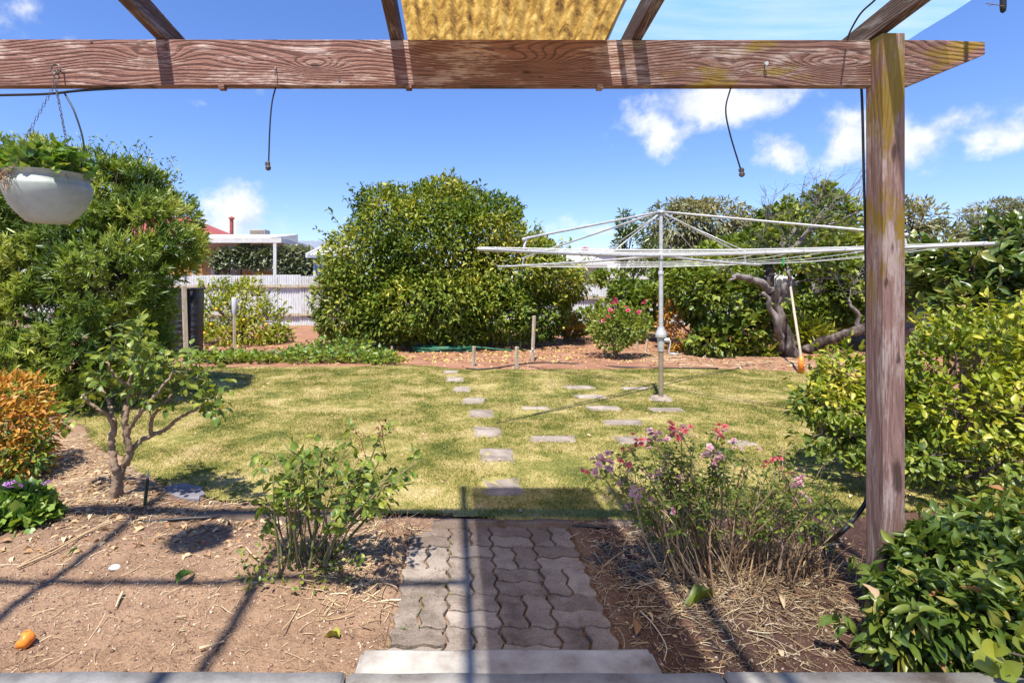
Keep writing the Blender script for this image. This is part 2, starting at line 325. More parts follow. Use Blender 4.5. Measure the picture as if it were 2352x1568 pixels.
LM['mauve'] = leafmat('mauve_petal', [(0, (.42, .16, .48)), (1, (.60, .34, .62))], .3, .6, tint=(1, 1, 1))
LM['fruit'] = noisy('citrus_fruit', [(.3, (.62, .30, .02)), (.7, (.70, .40, .03))], 20, .4, bs=.1)
LM['limefruit'] = noisy('green_fruit', [(.3, (.25, .28, .03)), (.7, (.38, .38, .05))], 20, .4, bs=.1)

# ------------------------------------------------------------------ foliage
def T(pts, faces): return np.array(pts, float), faces
T2 = T([(0, 0, 0), (-.5, .48, .10), (0, 1, -.05), (.5, .48, .10)], [(0, 3, 2), (0, 2, 1)])
T6 = T([(0, 0, 0), (-.42, .30, .10), (-.44, .62, .08), (0, 1, -.12), (.44, .62, .08), (.42, .30, .10), (0, .33, .0), (0, .67, .0)],
       [(0, 6, 1), (6, 7, 2), (6, 2, 1), (7, 3, 2), (0, 5, 6), (5, 4, 7), (5, 7, 6), (4, 3, 7)])
T6C = T([(0, 0, 0), (-.42, .28, .16), (-.44, .60, .10), (0, .98, -.30), (.44, .60, .10), (.42, .28, .16), (0, .33, .06), (0, .67, -.04)], T6[1])
def round_leaf(droop=.14, fold=.09, wave=.0, wide=.46, n=7):
    ys = np.linspace(0, 1, n); w_ = np.sin(math.pi * ys ** .85) ** .8; zz = -droop * ys ** 2 + .03 * np.sin(ys * 6)
    V = []
    for k in range(n): V.append((0, ys[k], zz[k]))
    for s in (-1, 1):
        for k in range(1, n - 1): V.append((s * wide * w_[k], ys[k] * .97 + .02, zz[k] + fold * w_[k] + wave * math.sin(k * 2.4 + s)))
    L = lambda s, k: n + (0 if s < 0 else n - 2) + k - 1; Fs = []
    for s in (-1, 1):
        f = [(0, 1, L(s, 1)), (n - 2, n - 1, L(s, n - 2))]
        for k in range(1, n - 2): f += [(k, k + 1, L(s, k + 1)), (k, L(s, k + 1), L(s, k))]
        Fs += f if s < 0 else [t[::-1] for t in f]
    return T(V, Fs)
TR = round_leaf(); TRC = round_leaf(.34, .16, .03); TCURL = round_leaf(.55, .34, .06)
TN = T([(-.5, 0, 0), (.5, 0, 0), (.35, .7, .02), (0, 1, 0), (-.35, .7, .02)], [(0, 1, 2), (0, 2, 4), (4, 2, 3)])
TV = T([(0, 0, 0), (-.35, .05, .05), (-.55, .40, .08), (-.3, .62, .03), (0, 1, -.1), (.3, .62, .03), (.55, .40, .08), (.35, .05, .05)],
       [(0, 2, 1), (0, 3, 2), (0, 4, 3), (0, 5, 4), (0, 6, 5), (0, 7, 6)])
def frames(d, n):
    d = norm(d); s = norm(np.cross(d, n)); return d, s, np.cross(s, d)
def leaf_arrays(pos, d, n, L, Wd, tm):
    V0, Fs = tm; d, s, n = frames(d, n)
    L = np.broadcast_to(L, (len(pos),)); Wd = np.broadcast_to(Wd, (len(pos),))
    V = pos[:, None] + (V0[None, :, 0:1] * (s * (L * Wd)[:, None])[:, None] + V0[None, :, 1:2] * (d * L[:, None])[:, None] + V0[None, :, 2:3] * (n * L[:, None])[:, None])
    Fi = np.array(Fs)[None] + (np.arange(len(pos)) * len(V0))[:, None, None]
    return V.reshape(-1, 3), Fi.reshape(-1, 3)
_lm = {}
def leaf_proto(tm, mat):
    k = (id(tm), mat.name)
    if k not in _lm:
        me = fast_mesh('leaf', tm[0], tris=np.array(tm[1]), attr=np.zeros(len(tm[0]))); me.materials.append(mat); me.shade_smooth(); _lm[k] = me
    return _lm[k]
def put_leaves(root, pos, d, n, L, Wd, tm, mat, seed, parts=0, name='foliage', leafname='leaf', val=None):
    """leaves as one mass, the ones that show largest as parts of their own"""
    r = RNG(seed); N = len(pos); L = np.broadcast_to(L, (N,)).copy(); Wd = np.broadcast_to(Wd, (N,)).copy()
    org = np.array(root.location) if root is not None else np.zeros(3)
    keep = np.ones(N, bool)
    if parts and N:
        dist = np.linalg.norm(pos - np.array((0, 0, CAMZ)), axis=1)
        sc = L / dist * (1 + .0 * r.random(N)) - .06 * (dist - dist.min()) * L.mean()
        for dd, a0 in ((dist, 0),): pass
        idx = np.argsort(-(L / dist ** 1.6))[:parts]; keep[idx] = False
        me = leaf_proto(tm, mat); D, Sx, Nn = frames(d, n)
        for i in idx:
            o = bpy.data.objects.new(leafname, me); COL.objects.link(o); o.parent = root
            Mx = Matrix.Identity(4); c = pos[i] - org
            for k in range(3):
                Mx[k][0] = Sx[i][k] * L[i] * Wd[i]; Mx[k][1] = D[i][k] * L[i]; Mx[k][2] = Nn[i][k] * L[i]; Mx[k][3] = c[k]
            o.matrix_basis = Mx
    if keep.any():
        V, Fi = leaf_arrays(pos[keep] - org, d[keep], n[keep], L[keep], Wd[keep], tm)
        me = fast_mesh(name, V, tris=Fi, attr=np.repeat((.002 + .998 * r.random(keep.sum())) if val is None else val[keep], len(tm[0])))
        o = link(name, me, root, mat); me.shade_smooth(); o['kind'] = 'stuff'; return o
def blob(x, y, Y, rx, rz, ry=None):
    c = A(x, y, Y); k = Y / F; ry = (rx + rz) / 2 if ry is None else ry
    return (*c, rx * k, ry * k, rz * k)
def shell(blobs, n, r, deep=.35, gap=None, freq=3, inner=.72, zmin=.03, lumpy=.15):
    B = np.array(blobs); wts = B[:, 3] * B[:, 5] + B[:, 4] * B[:, 5] + B[:, 3] * B[:, 4]; wts = wts / wts.sum()
    out, nr = [], []; got = 0; sd = int(r.integers(1e6))
    for _ in range(40):
        m = n * 2; k = r.choice(len(B), m, p=wts); u = norm(r.normal(size=(m, 3)))
        rr = 1.03 - deep * r.random(m) ** 1.7
        lump = 1 + lumpy * vnoise(B[k, :3] + u * B[k, 3:6], sd + 1, freq * 1.0)
        p = B[k, :3] + u * B[k, 3:6] * (rr * lump)[:, None]
        ok = p[:, 2] > zmin
        for j in range(len(B)):
            q = np.sum(((p - B[j, :3]) / B[j, 3:6]) ** 2, 1); ok &= (q > inner ** 2) | (k == j)
        if gap is not None: ok &= vnoise(p, sd, freq * 2.2) > gap
        out.append(p[ok]); nr.append(norm(u[ok] / B[k[ok], 3:6])); got += ok.sum()
        if got >= n: break
    return np.concatenate(out)[:n], np.concatenate(nr)[:n]
def limbs(root, base, blobs, r, rad, mat, name='trunk', twigs=4, mid=None):
    mb = MB(); org = np.array(root.location); base = np.array(base, float)
    for b in blobs:
        c = np.array(b[:3]); R = np.array(b[3:6])
        a = base + np.array((r.normal() * rad, r.normal() * rad, 0))
        P = spline([a, base + (c - base) * np.array((.25, .25, .45)) + r.normal(size=3) * .04 * R, base + (c - base) * np.array((.65, .65, .75)) + r.normal(size=3) * .08 * R, c + R * (0, 0, .3)], 5)
        mb.tube(P, np.linspace(rad, rad * .3, len(P)), 7, wob=.12)
        for _ in range(twigs):
            u = norm(r.normal(size=3) + np.array((0, 0, .5))); s = P[int(r.integers(len(P) // 2, len(P)))]
            e = c + u * R * .92
            Q = spline([s, (s + e) / 2 + r.normal(size=3) * .08 * R, e], 5); mb.tube(Q, np.linspace(rad * .28, rad * .06, len(Q)), 5)
    return mb.build(name, mat, root, org, smooth=True)
def bush(name, label, cat, base, blobs, n, L, Wd, mat, seed, tm=T2, wood='stem', rad=.03, up=.45, rnd=.8, deep=.35, gap=-.75, freq=3.0,
         parts=0, group=None, tree=False, twigs=5, fill=.5, inner=.72, hang=0.0, sprigs=0, slen=.3, core=None, lumpy=.15):
    r = RNG(seed); root = thing(name, tuple(base), label, cat, group)
    limbs(root, base, blobs, r, rad, MAT[wood], 'trunk' if tree else 'stems', twigs)
    p, nn = shell(blobs, n, r, deep, gap, freq, inner, lumpy=lumpy)
    if fill:
        B2 = [(*b[:3], b[3] * .8, b[4] * .8, b[5] * .8) for b in blobs]
        p2, n2 = shell(B2, int(n * fill), r, .3, None, freq, .6); p = np.vstack([p, p2]); nn = np.vstack([nn, n2])
    if core is not None:
        p3, n3 = shell(core, n // 3, r, .6, None, freq, .4); p = np.vstack([p, p3]); nn = np.vstack([nn, n3])
    if sprigs:
        q, qn = shell(blobs, sprigs, r, .1, None, freq, .9); ln = slen * r.uniform(.3, 1.2, len(q)); ax = norm(qn + .5 * r.normal(size=q.shape) + np.array((0, 0, .8)))
        t = np.linspace(-.3, 1, 7); sp = q[:, None] + ax[:, None] * (t[None, :, None] * ln[:, None, None]); sp[..., 2] += .1 * (t ** 2)[None] * ln[:, None]
        Vs, Qs, As = many_tubes(sp - np.array(root.location), np.linspace(.05, .015, 7)[None] * L * np.ones((len(q), 1)), 3); so_ = link('twigs', fast_mesh('twigs', Vs, quads=Qs, attr=As), root, MAT[wood]); so_['kind'] = 'stuff'
        k = 11; tt = np.tile(np.linspace(.0, 1, k), len(q)); e = np.repeat(q, k, 0) + np.repeat(ax * ln[:, None], k, 0) * tt[:, None]; e[:, 2] += .1 * tt ** 2 * np.repeat(ln, k)
        p = np.vstack([p, e]); nn = np.vstack([nn, norm(np.repeat(ax, k, 0) * .5 + r.normal(size=e.shape) * .6)])
    N = len(p); d = norm(nn + rnd * r.normal(size=(N, 3)) * .7 + np.array((0, 0, -hang)))
    nm = norm(nn * .6 + np.array((0, 0, up * 1.6)) + rnd * .6 * r.normal(size=(N, 3)))
    Ls = L * r.uniform(.65, 1.25, N)
    put_leaves(root, p, d, nm, Ls, Wd * r.uniform(.8, 1.2, N), tm, mat, seed + 1, parts, 'crown' if tree else 'foliage', val=np.clip(.56 + .22 * vnoise(p, seed + 7, freq * 1.3) + .62 * (r.random(N) - .5), .002, 1))
    return root

# ------------------------------------------------------------------ ground, lawn, beds
def inpoly(x, y, P):
    c = np.zeros(len(x), bool); P = np.asarray(P); j = len(P) - 1
    for i in range(len(P)):
        xi, yi = P[i]; xj, yj = P[j]
        c ^= ((yi > y) != (yj > y)) & (x < (xj - xi) * (y - yi) / (yj - yi + 1e-12) + xi); j = i
    return c
LAWN = [G(880, 1196)[:2], G(1180, 1198)[:2], G(1500, 1196)[:2], (2.3, 3.2), (4.4, 3.6), (5.7, 5.0), (5.7, 8.3), G(1840, 852)[:2], G(1600, 846)[:2], G(1400, 850)[:2], G(1060, 846)[:2],
        G(920, 838)[:2], G(700, 843)[:2], G(440, 843)[:2], (-5.3, 8.8), (-5.3, 6.6), G(170, 965)[:2], G(215, 1020)[:2], G(300, 1085)[:2], G(380, 1125)[:2], G(470, 1148)[:2], G(620, 1170)[:2], G(760, 1182)[:2]]
PATH = (-.295, .62, 1.9, 3.06)
def warpxy(x, y, a=.06):
    p = np.stack([x, y], 1); return x + a * vnoise(p, 5, 4.5) + .03 * vnoise(p, 6, 13), y + a * vnoise(p, 7, 4.5) + .03 * vnoise(p, 8, 13)
def onlawn(x, y, a=.06): return inpoly(*warpxy(x, y, a), LAWN)
def soilz(x, y):
    p = np.stack([x, y], 1)
    near = y < 3.6
    z = .012 * vnoise(p, 1, 3.5) + np.where(near, .007 * vnoise(p, 2, 14) + .005 * vnoise(p, 3, 45) + .003 * vnoise(p, 4, 110), .02 * vnoise(p, 9, 5))
    z = z + .012
    # mounds the rose bushes grow on
    for (bx, by, s, h) in ((-.78, 2.6, .26, .05), (1.2, 2.5, .4, .05), (-2.2, 3.4, .35, .03)):
        z = z + h * np.exp(-((x - bx) ** 2 + (y - by) ** 2) / s ** 2)
    inside = inpoly(x, y, LAWN); z = np.where(inside, -.012, z)
    px0, px1, py0, py1 = PATH
    dpath = np.maximum(np.maximum(px0 - x, x - px1), np.maximum(py0 - y, y - py1))
    z = np.where(dpath < .0, -.06, z * np.clip((dpath + .004) / .05, .3, 1))
    return z
def gridmesh(name, x0, x1, y0, y1, st, zf):
    xs = np.arange(x0, x1 + st / 2, st); ys = np.arange(y0, y1 + st / 2, st)
    X, Y = np.meshgrid(xs, ys); x, y = X.ravel(), Y.ravel(); V = np.stack([x, y, zf(x, y)], 1)
    nx = len(xs); i, j = np.meshgrid(np.arange(len(ys) - 1), np.arange(nx - 1), indexing='ij'); a = (i * nx + j).ravel()
    return fast_mesh(name, V, quads=np.stack([a, a + 1, a + nx + 1, a + nx], 1))

def soilmat():
    m, t, out = newmat('garden_soil'); c = t('TexCoord'); s = t('SeparateXYZ', {0: c.outputs['Object']})
    n1 = t('TexNoise', {'Vector': c.outputs['Object'], 'Scale': 2.2, 'Detail': 8.0, 'Roughness': .65})
    n2 = t('TexNoise', {'Vector': c.outputs['Object'], 'Scale': 45.0, 'Detail': 6.0, 'Roughness': .7})
    n3 = t('TexVoronoi', {'Vector': c.outputs['Object'], 'Scale': 95.0})
    f = t.m('ADD', t.m('MULTIPLY', n1.outputs[0], .55), t.m('MULTIPLY', n2.outputs[0], .45))
    dry = t.ramp(f, [(.32, (.14, .08, .05)), (.48, (.28, .175, .11)), (.66, (.41, .275, .18))])
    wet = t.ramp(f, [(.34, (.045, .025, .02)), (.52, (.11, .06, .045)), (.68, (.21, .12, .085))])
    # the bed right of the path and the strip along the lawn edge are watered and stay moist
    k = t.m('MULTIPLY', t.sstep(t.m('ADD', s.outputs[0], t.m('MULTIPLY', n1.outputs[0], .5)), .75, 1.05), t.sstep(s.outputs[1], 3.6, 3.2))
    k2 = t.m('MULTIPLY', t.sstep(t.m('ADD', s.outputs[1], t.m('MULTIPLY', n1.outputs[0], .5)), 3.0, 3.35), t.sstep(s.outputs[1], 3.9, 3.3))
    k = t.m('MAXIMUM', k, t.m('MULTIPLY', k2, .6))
    far = t.ramp(f, [(.32, (.16, .07, .04)), (.5, (.30, .15, .09)), (.66, (.42, .25, .16))])
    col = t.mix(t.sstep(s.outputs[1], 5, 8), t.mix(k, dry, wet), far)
    col = t.mix(t.m('MULTIPLY', t.sstep(n3.outputs[0], .17, .05), .5), col, (.55, .45, .36))
    h = t.m('ADD', t.m('MULTIPLY', n2.outputs[0], .8), t.m('MULTIPLY', n3.outputs[0], .35))
    pbr(t, out, col, .95, h, 1.0, .018, 0, .15); return m
MAT['soil'] = soilmat()
def pavermat():
    m, t, out = newmat('paver_concrete'); c = t('TexCoord'); g = t('NewGeometry'); oi = t('ObjectInfo'); s = t('SeparateXYZ', {0: g.outputs['Position']})
    n1 = t('TexNoise', {'Vector': g.outputs['Position'], 'Scale': 7.0, 'Detail': 8.0, 'Roughness': .7}); n2 = t('TexNoise', {'Vector': g.outputs['Position'], 'Scale': 160.0, 'Detail': 4.0, 'Roughness': .7})
    n3 = t('TexVoronoi', {'Vector': g.outputs['Position'], 'Scale': 130.0})
    f = t.m('ADD', t.m('ADD', t.m('MULTIPLY', n1.outputs[0], .6), t.m('MULTIPLY', n2.outputs[0], .4)), t.m('MULTIPLY', t.m('SUBTRACT', oi.outputs['Random'], .5), .14))
    col = t.ramp(f, [(.34, (.11, .085, .068)), (.48, (.24, .192, .155)), (.62, (.38, .315, .26))])
    dirt = t.m('MULTIPLY', t.sstep(t.m('ADD', n1.outputs[0], t.m('MULTIPLY', t.m('SUBTRACT', s.outputs[1], 2.62), .5)), .54, .74), .7)
    col = t.mix(dirt, col, t.ramp(n2.outputs[0], [(.35, (.05, .032, .024)), (.65, (.16, .105, .075))]))
    col = t.mix(t.m('MULTIPLY', t.sstep(n3.outputs[0], .2, .06), .55), col, (.50, .43, .35))
    pbr(t, out, col, .95, t.m('ADD', n2.outputs[0], t.m('MULTIPLY', n1.outputs[0], 1.5)), .9, .006, 0, .15); return m
MAT['paver'] = pavermat()
def grasscol(t):
    c = t('TexCoord'); mp = t('Mapping', {0: c.outputs['Object'], 'Scale': (1, 1.0, 1)})
    n1 = t('TexNoise', {'Vector': mp, 'Scale': 1.9, 'Detail': 6.0, 'Roughness': .66})
    n2 = t('TexNoise', {'Vector': mp, 'Scale': 9.0, 'Detail': 4.0, 'Roughness': .7})
    at = t('Attribute', attribute_name='v')
    f = t.m('ADD', t.m('MULTIPLY', n1.outputs[0], .95), t.m('MULTIPLY', n2.outputs[0], .32))
    f = t.m('ADD', f, t.m('MULTIPLY', t.m('SUBTRACT', at.outputs['Fac'], .5), .26))
    return t.ramp(f, [(.45, (.08, .12, .018)), (.555, (.17, .185, .03)), (.625, (.30, .27, .065)), (.705, (.46, .38, .14)), (.82, (.58, .48, .25))])
def lawnmat(name, trans):
    m, t, out = newmat(name); col = grasscol(t)
    p = t('BsdfPrincipled', {'Base Color': col, 'Roughness': .75, 'Specular IOR Level': .2})
    if trans:
        tr = t('BsdfTranslucent', {'Color': col}); p = t('MixShader', {0: .3, 1: p, 2: tr})
    else:
        t.set(p.inputs['Base Color'], t.mix(.35, col, (.16, .12, .06)))
    t.l.new(p.outputs[0], out.inputs[0]); return m
MAT['lawn'] = lawnmat('lawn_thatch', False); MAT['grass'] = lawnmat('grass_blade', True)

gp = MB(); gp.add([(-400, -60, -.07), (400, -60, -.07), (400, 900, -.07), (-400, 900, -.07)], [(0, 1, 2, 3)])
tag(gp.build('ground', MAT['soil']), kind='structure')
o = link('garden_bed', gridmesh('garden_bed', -4.2, 3.4, 1.62, 3.70, .0125, soilz), mat=MAT['soil'], smooth=True); tag(o, kind='structure')
o = link('back_garden_bed', gridmesh('back_garden_bed', -14, 12, 3.70, 19.2, .07, soilz), mat=MAT['soil'], smooth=True); tag(o, kind='structure')
# lawn sheet
xs = np.arange(-5.6, 6.0, .05); ys = np.arange(3.0, 9.8, .05); X, Y = np.meshgrid(xs, ys); x, y = X.ravel(), Y.ravel()
zl = .006 + .006 * vnoise(np.stack([x, y], 1), 11, 2.0); nx = len(xs)
i, j = np.meshgrid(np.arange(len(ys) - 1), np.arange(nx - 1), indexing='ij'); a = (i * nx + j).ravel()
q = np.stack([a, a + 1, a + nx + 1, a + nx], 1); ok = onlawn(x, y)[q].all(1)
used = np.unique(q[ok]); remap = -np.ones(len(x), int); remap[used] = np.arange(len(used))
o = link('lawn', fast_mesh('lawn', np.stack([x, y, zl], 1)[used], quads=remap[q[ok]], attr=np.full(len(used), .5)), mat=MAT['lawn'], smooth=True); tag(o, kind='structure')

# stepping stones: centre, width, height in picture units
def c5(cx, cy, cw, ch): return ((1366 + cx / 1.722) / 1.741, (910 + cy / 1.722) / 1.741, cw / 3.0, ch / 3.0)
MAIN = [c5(752, 988, 105, 22), c5(780, 1039, 125, 34), c5(828, 1107, 120, 38), c5(908, 1185, 150, 42), c5(962, 1272, 170, 52), c5(1005, 1398, 200, 76), (1140, 1042, 84, 33), (1152, 1114, 102, 46)]
SIDE = [c5(1633, 1090, 195, 20), c5(1710, 1154, 195, 22), c5(1805, 1235, 230, 30), c5(1940, 1332, 265, 36), c5(2010, 1452, 240, 52), c5(1335, 1234, 190, 20),
        c5(1450, 1445, 320, 46), c5(2025, 1098, 190, 16), c5(2240, 1245, 230, 30), (1705, 1014, 62, 15)]
STONES = []
def stone(spec, label, group, seed):
    px, py, pw, ph = spec; r = RNG(seed)
    near = G(px, py + ph / 2, .02); far = G(px, py - ph / 2, .02); c = G(px, py, .02); Wd = pw * c[1] / F; D = far[1] - near[1]
    cx, cy = c[0], (near[1] + far[1]) / 2
    STONES.append((cx, cy, Wd / 2, D / 2))
    n = 28; th = np.arange(n) * 2 * math.pi / n; e = .22
    sx = np.sign(np.cos(th)) * np.abs(np.cos(th)) ** e; sy = np.sign(np.sin(th)) * np.abs(np.sin(th)) ** e
    k = 1 + .035 * r.normal(size=n); sk = r.normal() * .06
    X = sx * Wd / 2 * k + sy * sk * Wd / 2; Y = sy * D / 2 * k
    ring = lambda s, z: np.stack([X * s, Y * s, np.full(n, z) + .002 * r.normal(size=n)], 1)
    V = np.vstack([ring(1, -.03), ring(1, .004), ring(.95, .010), ring(.5, .012), [(0, 0, .011)]]); Fs = []
    for a in range(3):
        for j in range(n): Fs.append((a * n + j, a * n + (j + 1) % n, (a + 1) * n + (j + 1) % n, (a + 1) * n + j))
    Fs += [(3 * n + j, 3 * n + (j + 1) % n, 4 * n) for j in range(n)]
    o = MB().add(V, Fs).build('stepping_stone', MAT['stone'], smooth=True); o.location = (cx, cy, 0); tag(o, label, 'stepping stone', group)
ordn = ['nearest the soil patch beyond the lawn', 'second from the soil patch', 'third from the soil patch', 'fourth from the soil patch', 'fourth from the paved path', 'third from the paved path', 'second from the paved path', 'first after the paved path']
for k, s in enumerate(MAIN): stone(s, 'square stepping stone in the straight row, ' + ordn[k] if k < 7 else 'square stepping stone half in the shade, first after the paved path', 'stepping stones leading straight across the lawn', 50 + k)
sl_ = ['thin flat stone in the lawn, farthest of the row curving beside the clothesline', 'thin flat stone in the lawn, second of the row curving beside the clothesline',
       'flat stone in the lawn, third of the row curving beside the clothesline', 'flat stone in the lawn, fourth of the row curving beside the clothesline', 'flat stone in the lawn just behind the pink rose bush',
       'small grown-over stone lying alone between two rows of stepping stones', 'wide flat stone in the lawn between the straight row and the pink rose',
       'thin stone in the lawn behind the clothesline mast', 'wide pale stone in the lawn in front of the clothesline mast', 'small pale stone in the lawn right behind the pink rose flowers']
for k, s in enumerate(SIDE): stone(s, sl_[k], 'stepping stones around the clothesline', 70 + k)

# grass
r = RNG(21); N0 = 900000
v = r.random(N0); yy = 3.05 * (9.6 / 3.05) ** v; xx = r.uniform(-5.6, 6.0, N0)
ok = onlawn(xx, yy, .075) & (np.abs(xx / yy - .10) < 1.12)
for (cx, cy, hx, hy) in STONES:
    e = .022 * vnoise(np.stack([xx, yy], 1), 31, 22) + .012 * vnoise(np.stack([xx, yy], 1), 32, 70)
    ok &= ~((np.abs(xx - cx) < hx + e - .028) & (np.abs(yy - cy) < hy + e - .028))
ok &= ~(((xx - 2.457) ** 2 + (yy - 6.517) ** 2) < .15 ** 2)
bare = vnoise(np.stack([xx, yy], 1), 12, 2.4); ok &= r.random(N0) < np.clip(1.0 - .35 * (bare > .55), .4, 1)
xx, yy = xx[ok][:520000], yy[ok][:520000]; n = len(xx)
zz = .004 + .006 * vnoise(np.stack([xx, yy], 1), 11, 2.0)
ht = r.uniform(.008, .021, n) * (1 + .35 * vnoise(np.stack([xx, yy], 1), 13, 5)); wd = (.0010 + .00045 * yy) * r.uniform(.7, 1.3, n)
th = r.uniform(0, 6.283, n); ln = r.uniform(.3, 1.3, n) * ht; la = r.uniform(0, 6.283, n)
b = np.stack([xx, yy, zz], 1); sx = np.stack([np.cos(th) * wd, np.sin(th) * wd, np.zeros(n)], 1); tp = b + np.stack([np.cos(la) * ln, np.sin(la) * ln, ht], 1)
V = np.stack([b - sx, b + sx, tp], 1).reshape(-1, 3)
o = link('grass', fast_mesh('grass', V, tris=np.arange(3 * n).reshape(-1, 3), attr=np.repeat(r.random(n), 3)), mat=MAT['grass'])
tag(o, 'short patchy lawn grass, straw yellow and green', 'grass', kind='stuff')

# ------------------------------------------------------------------ paved path, step, verandah slab, edging
px0, px1, py0, py1 = -.288, .612, 1.93, 3.055
pw = bpy.data.objects.new('paved_path', None); COL.objects.link(pw); pw.location = (px0, py0, 0); pw['kind'] = 'structure'
cell = .1125; r = RNG(3)
def wp(x, y): return x + .0095 * np.sin(2 * math.pi * y / cell), y + .0095 * np.sin(2 * math.pi * x / cell)
def paver(x0, y0, wx, wy):
    gp_ = .0052; nn = 9
    a = np.linspace(0, 1, nn)[:-1]
    X = np.concatenate([a, np.ones(nn - 1), 1 - a, np.zeros(nn - 1)]); Y = np.concatenate([np.zeros(nn - 1), a, np.ones(nn - 1), 1 - a])
    def ring(ins, z):
        x, y = wp(x0 + ins + X * (wx - 2 * ins), y0 + ins + Y * (wy - 2 * ins)); return np.stack([x, y, np.full(len(x), z)], 1)
    n = len(X); c = np.array(wp(x0 + wx / 2, y0 + wy / 2))
    tl = r.normal(size=2) * .022; dz = r.normal() * .0025
    R = [ring(gp_, -.05), ring(gp_ + .0005, .0075), ring(gp_ + .0038, .011)]
    V = np.vstack(R + [[(c[0], c[1], .0112)]]); V[:, 2] += (V[:, :2] - c) @ tl + dz
    V[2 * n:3 * n, 2] += .0012 * r.normal(size=n)
    Fs = []
    for k in range(2):
        for j in range(n): Fs.append((k * n + j, k * n + (j + 1) % n, (k + 1) * n + (j + 1) % n, (k + 1) * n + j))
    Fs += [(2 * n + j, 2 * n + (j + 1) % n, 3 * n) for j in range(n)]
    V[:, :2] -= c; o = MB().add(V, Fs).build('paver', MAT['paver'], pw); o.location = (c[0], c[1], 0)
for iy in range(5):
    for ix in range(4):
        X0, Y0 = ix * 2 * cell, iy * 2 * cell
        if (ix + iy) % 2 == 0: paver(X0, Y0, 2 * cell, cell); paver(X0, Y0 + cell, 2 * cell, cell)
        else: paver(X0, Y0, cell, 2 * cell); paver(X0 + cell, Y0, cell, 2 * cell)
# gritty joint fill under the pavers
jf = link('path_joint_soil', gridmesh('path_joint_soil', px0 - .03, px1 + .03, py0 - .02, py1 + .04, .0125, lambda x, y: -.009 + .005 * vnoise(np.stack([x, y], 1), 41, 40)), mat=MAT['soil'], smooth=True); tag(jf, kind='structure')

def roughbox(lo, hi, seed, amp=.003, st=.03, bev=.008):
    bm = bmesh.new(); lo, hi = np.array(lo), np.array(hi); bmesh.ops.create_cube(bm, size=1)
    for v_ in bm.verts: v_.co = Vector((lo + hi) / 2 + np.array(v_.co) * (hi - lo))
    bmesh.ops.bevel(bm, geom=bm.edges[:], offset=bev, segments=2, affect='EDGES')
    n = int(max(1, (hi - lo).max() / st / 2)); 
    bmesh.ops.subdivide_edges(bm, edges=[e for e in bm.edges if e.calc_length() > st * 2], cuts=min(n, 24), use_grid_fill=True)
    P = np.array([v_.co[:] for v_ in bm.verts]); nz = np.stack([vnoise(P, seed + k, 18) for k in range(3)], 1) * amp
    for v_, d_ in zip(bm.verts, nz): v_.co += Vector(d_)
    me = bpy.data.meshes.new('rb'); bm.to_mesh(me); bm.free(); me.shade_smooth(); return me
me = roughbox((-.365, 1.70, -.05), (.685, 1.925, .09), 60, .002, .02, .016); me.name = 'concrete_step'
tag(link('concrete_step', me, mat=MAT['concrete']), 'pale concrete step between the paved path and the verandah slab', 'step')
vs = bpy.data.objects.new('verandah_floor', None); COL.objects.link(vs); vs['kind'] = 'structure'
for k, (a, b) in enumerate([(-3.0, -1.52), (-1.512, -.372), (-.364, .832), (.84, 1.95), (1.958, 3.2)]):
    me = roughbox((a, -1.2, .02), (b, 1.705 + .004 * (k % 2), .16), 80 + k, .0015, .06, .008)
    link('slab', me, vs, MAT['slab'] if k < 2 else MAT['concrete'])  # left slabs get the darker colour that stands for shade lying on them
# lawn edging
ed = thing('lawn_edging', (0, 3.1, 0), 'low concrete edging strip between garden bed and lawn', 'edging')
for k, (a, b) in enumerate([(-1.62, -1.16), (-1.14, -.66), (-.64, -.2), (-.18, .22), (.24, .66), (.68, 1.1), (1.12, 1.5)]):
    me = roughbox((a, -.045, -.04), (b, .035, .022 + .006 * math.sin(k * 2.3)), 90 + k, .004, .04, .012); o = link('edging_block', me, ed, MAT['paver']); o.location = (0, [.12, .06, .01, 0, 0, .0, -.01][k], 0)

# ------------------------------------------------------------------ pergola
BY0, BY1, BZ0, BZ1 = 2.205, 2.245, 2.235, 2.429
def rafz(Y): return 2.432 + .121 * (2.2 - Y)
pg = thing('pergola', (1.75, 2.185, 0), 'weathered reddish timber pergola of beam, square post and sloping rafters', 'pergola')
og = np.array(pg.location)
mb = MB(); poly = [(-3.6, BZ0), (1.87, BZ0), (2.183, 2.365), (2.183, BZ1 - .012), (2.0, BZ1 - .004), (-3.6, BZ1)]
beam = mb.prism(poly, BY0, BY1).build('beam', MAT['beam'], pg, og, bevel=.003)
post = MB().box((1.705, 2.14, -.2), (1.795, 2.2045, 2.424)).box((1.7052, 2.2043, -.2), (1.7948, 2.232, BZ0 - .001)).build('post', MAT['post'], pg, og, bevel=.004)
for X0 in (-2.266, -1.277, -.299, .71, 1.70):
    mb = MB(); p = [(-1.2, rafz(-1.2)), (2.60, rafz(2.60)), (2.60, rafz(2.60) + .088), (-1.2, rafz(-1.2) + .088)]
    mb.prism(p, X0, X0 + .045, axis=0).build('rafter', MAT['rafter'], pg, og, bevel=.002)
# battens across the rafters nearer the house (their shadow crosses the bed and the path)
MB().box((-3.6, 1.30, rafz(1.32) + .089), (-.25, 1.345, rafz(1.32) + .115)).build('batten', MAT['rafter'], pg, og)
for x, y in ((210, 97), (780, 185)): 
    c = A(x, y, BY0); MB().tube([c + (0, -.002, 0), c + (0, .004, 0)], .006, 10).build('bolt_head', MAT['steel'], pg, og)
for x in (515, 940, 1375):
    c = A(x, 203, 2.22); MB().box((-.012, -.03, -.012), (.012, .0, .006), at=c).build('nail_plate', MAT['beam'], pg, og)
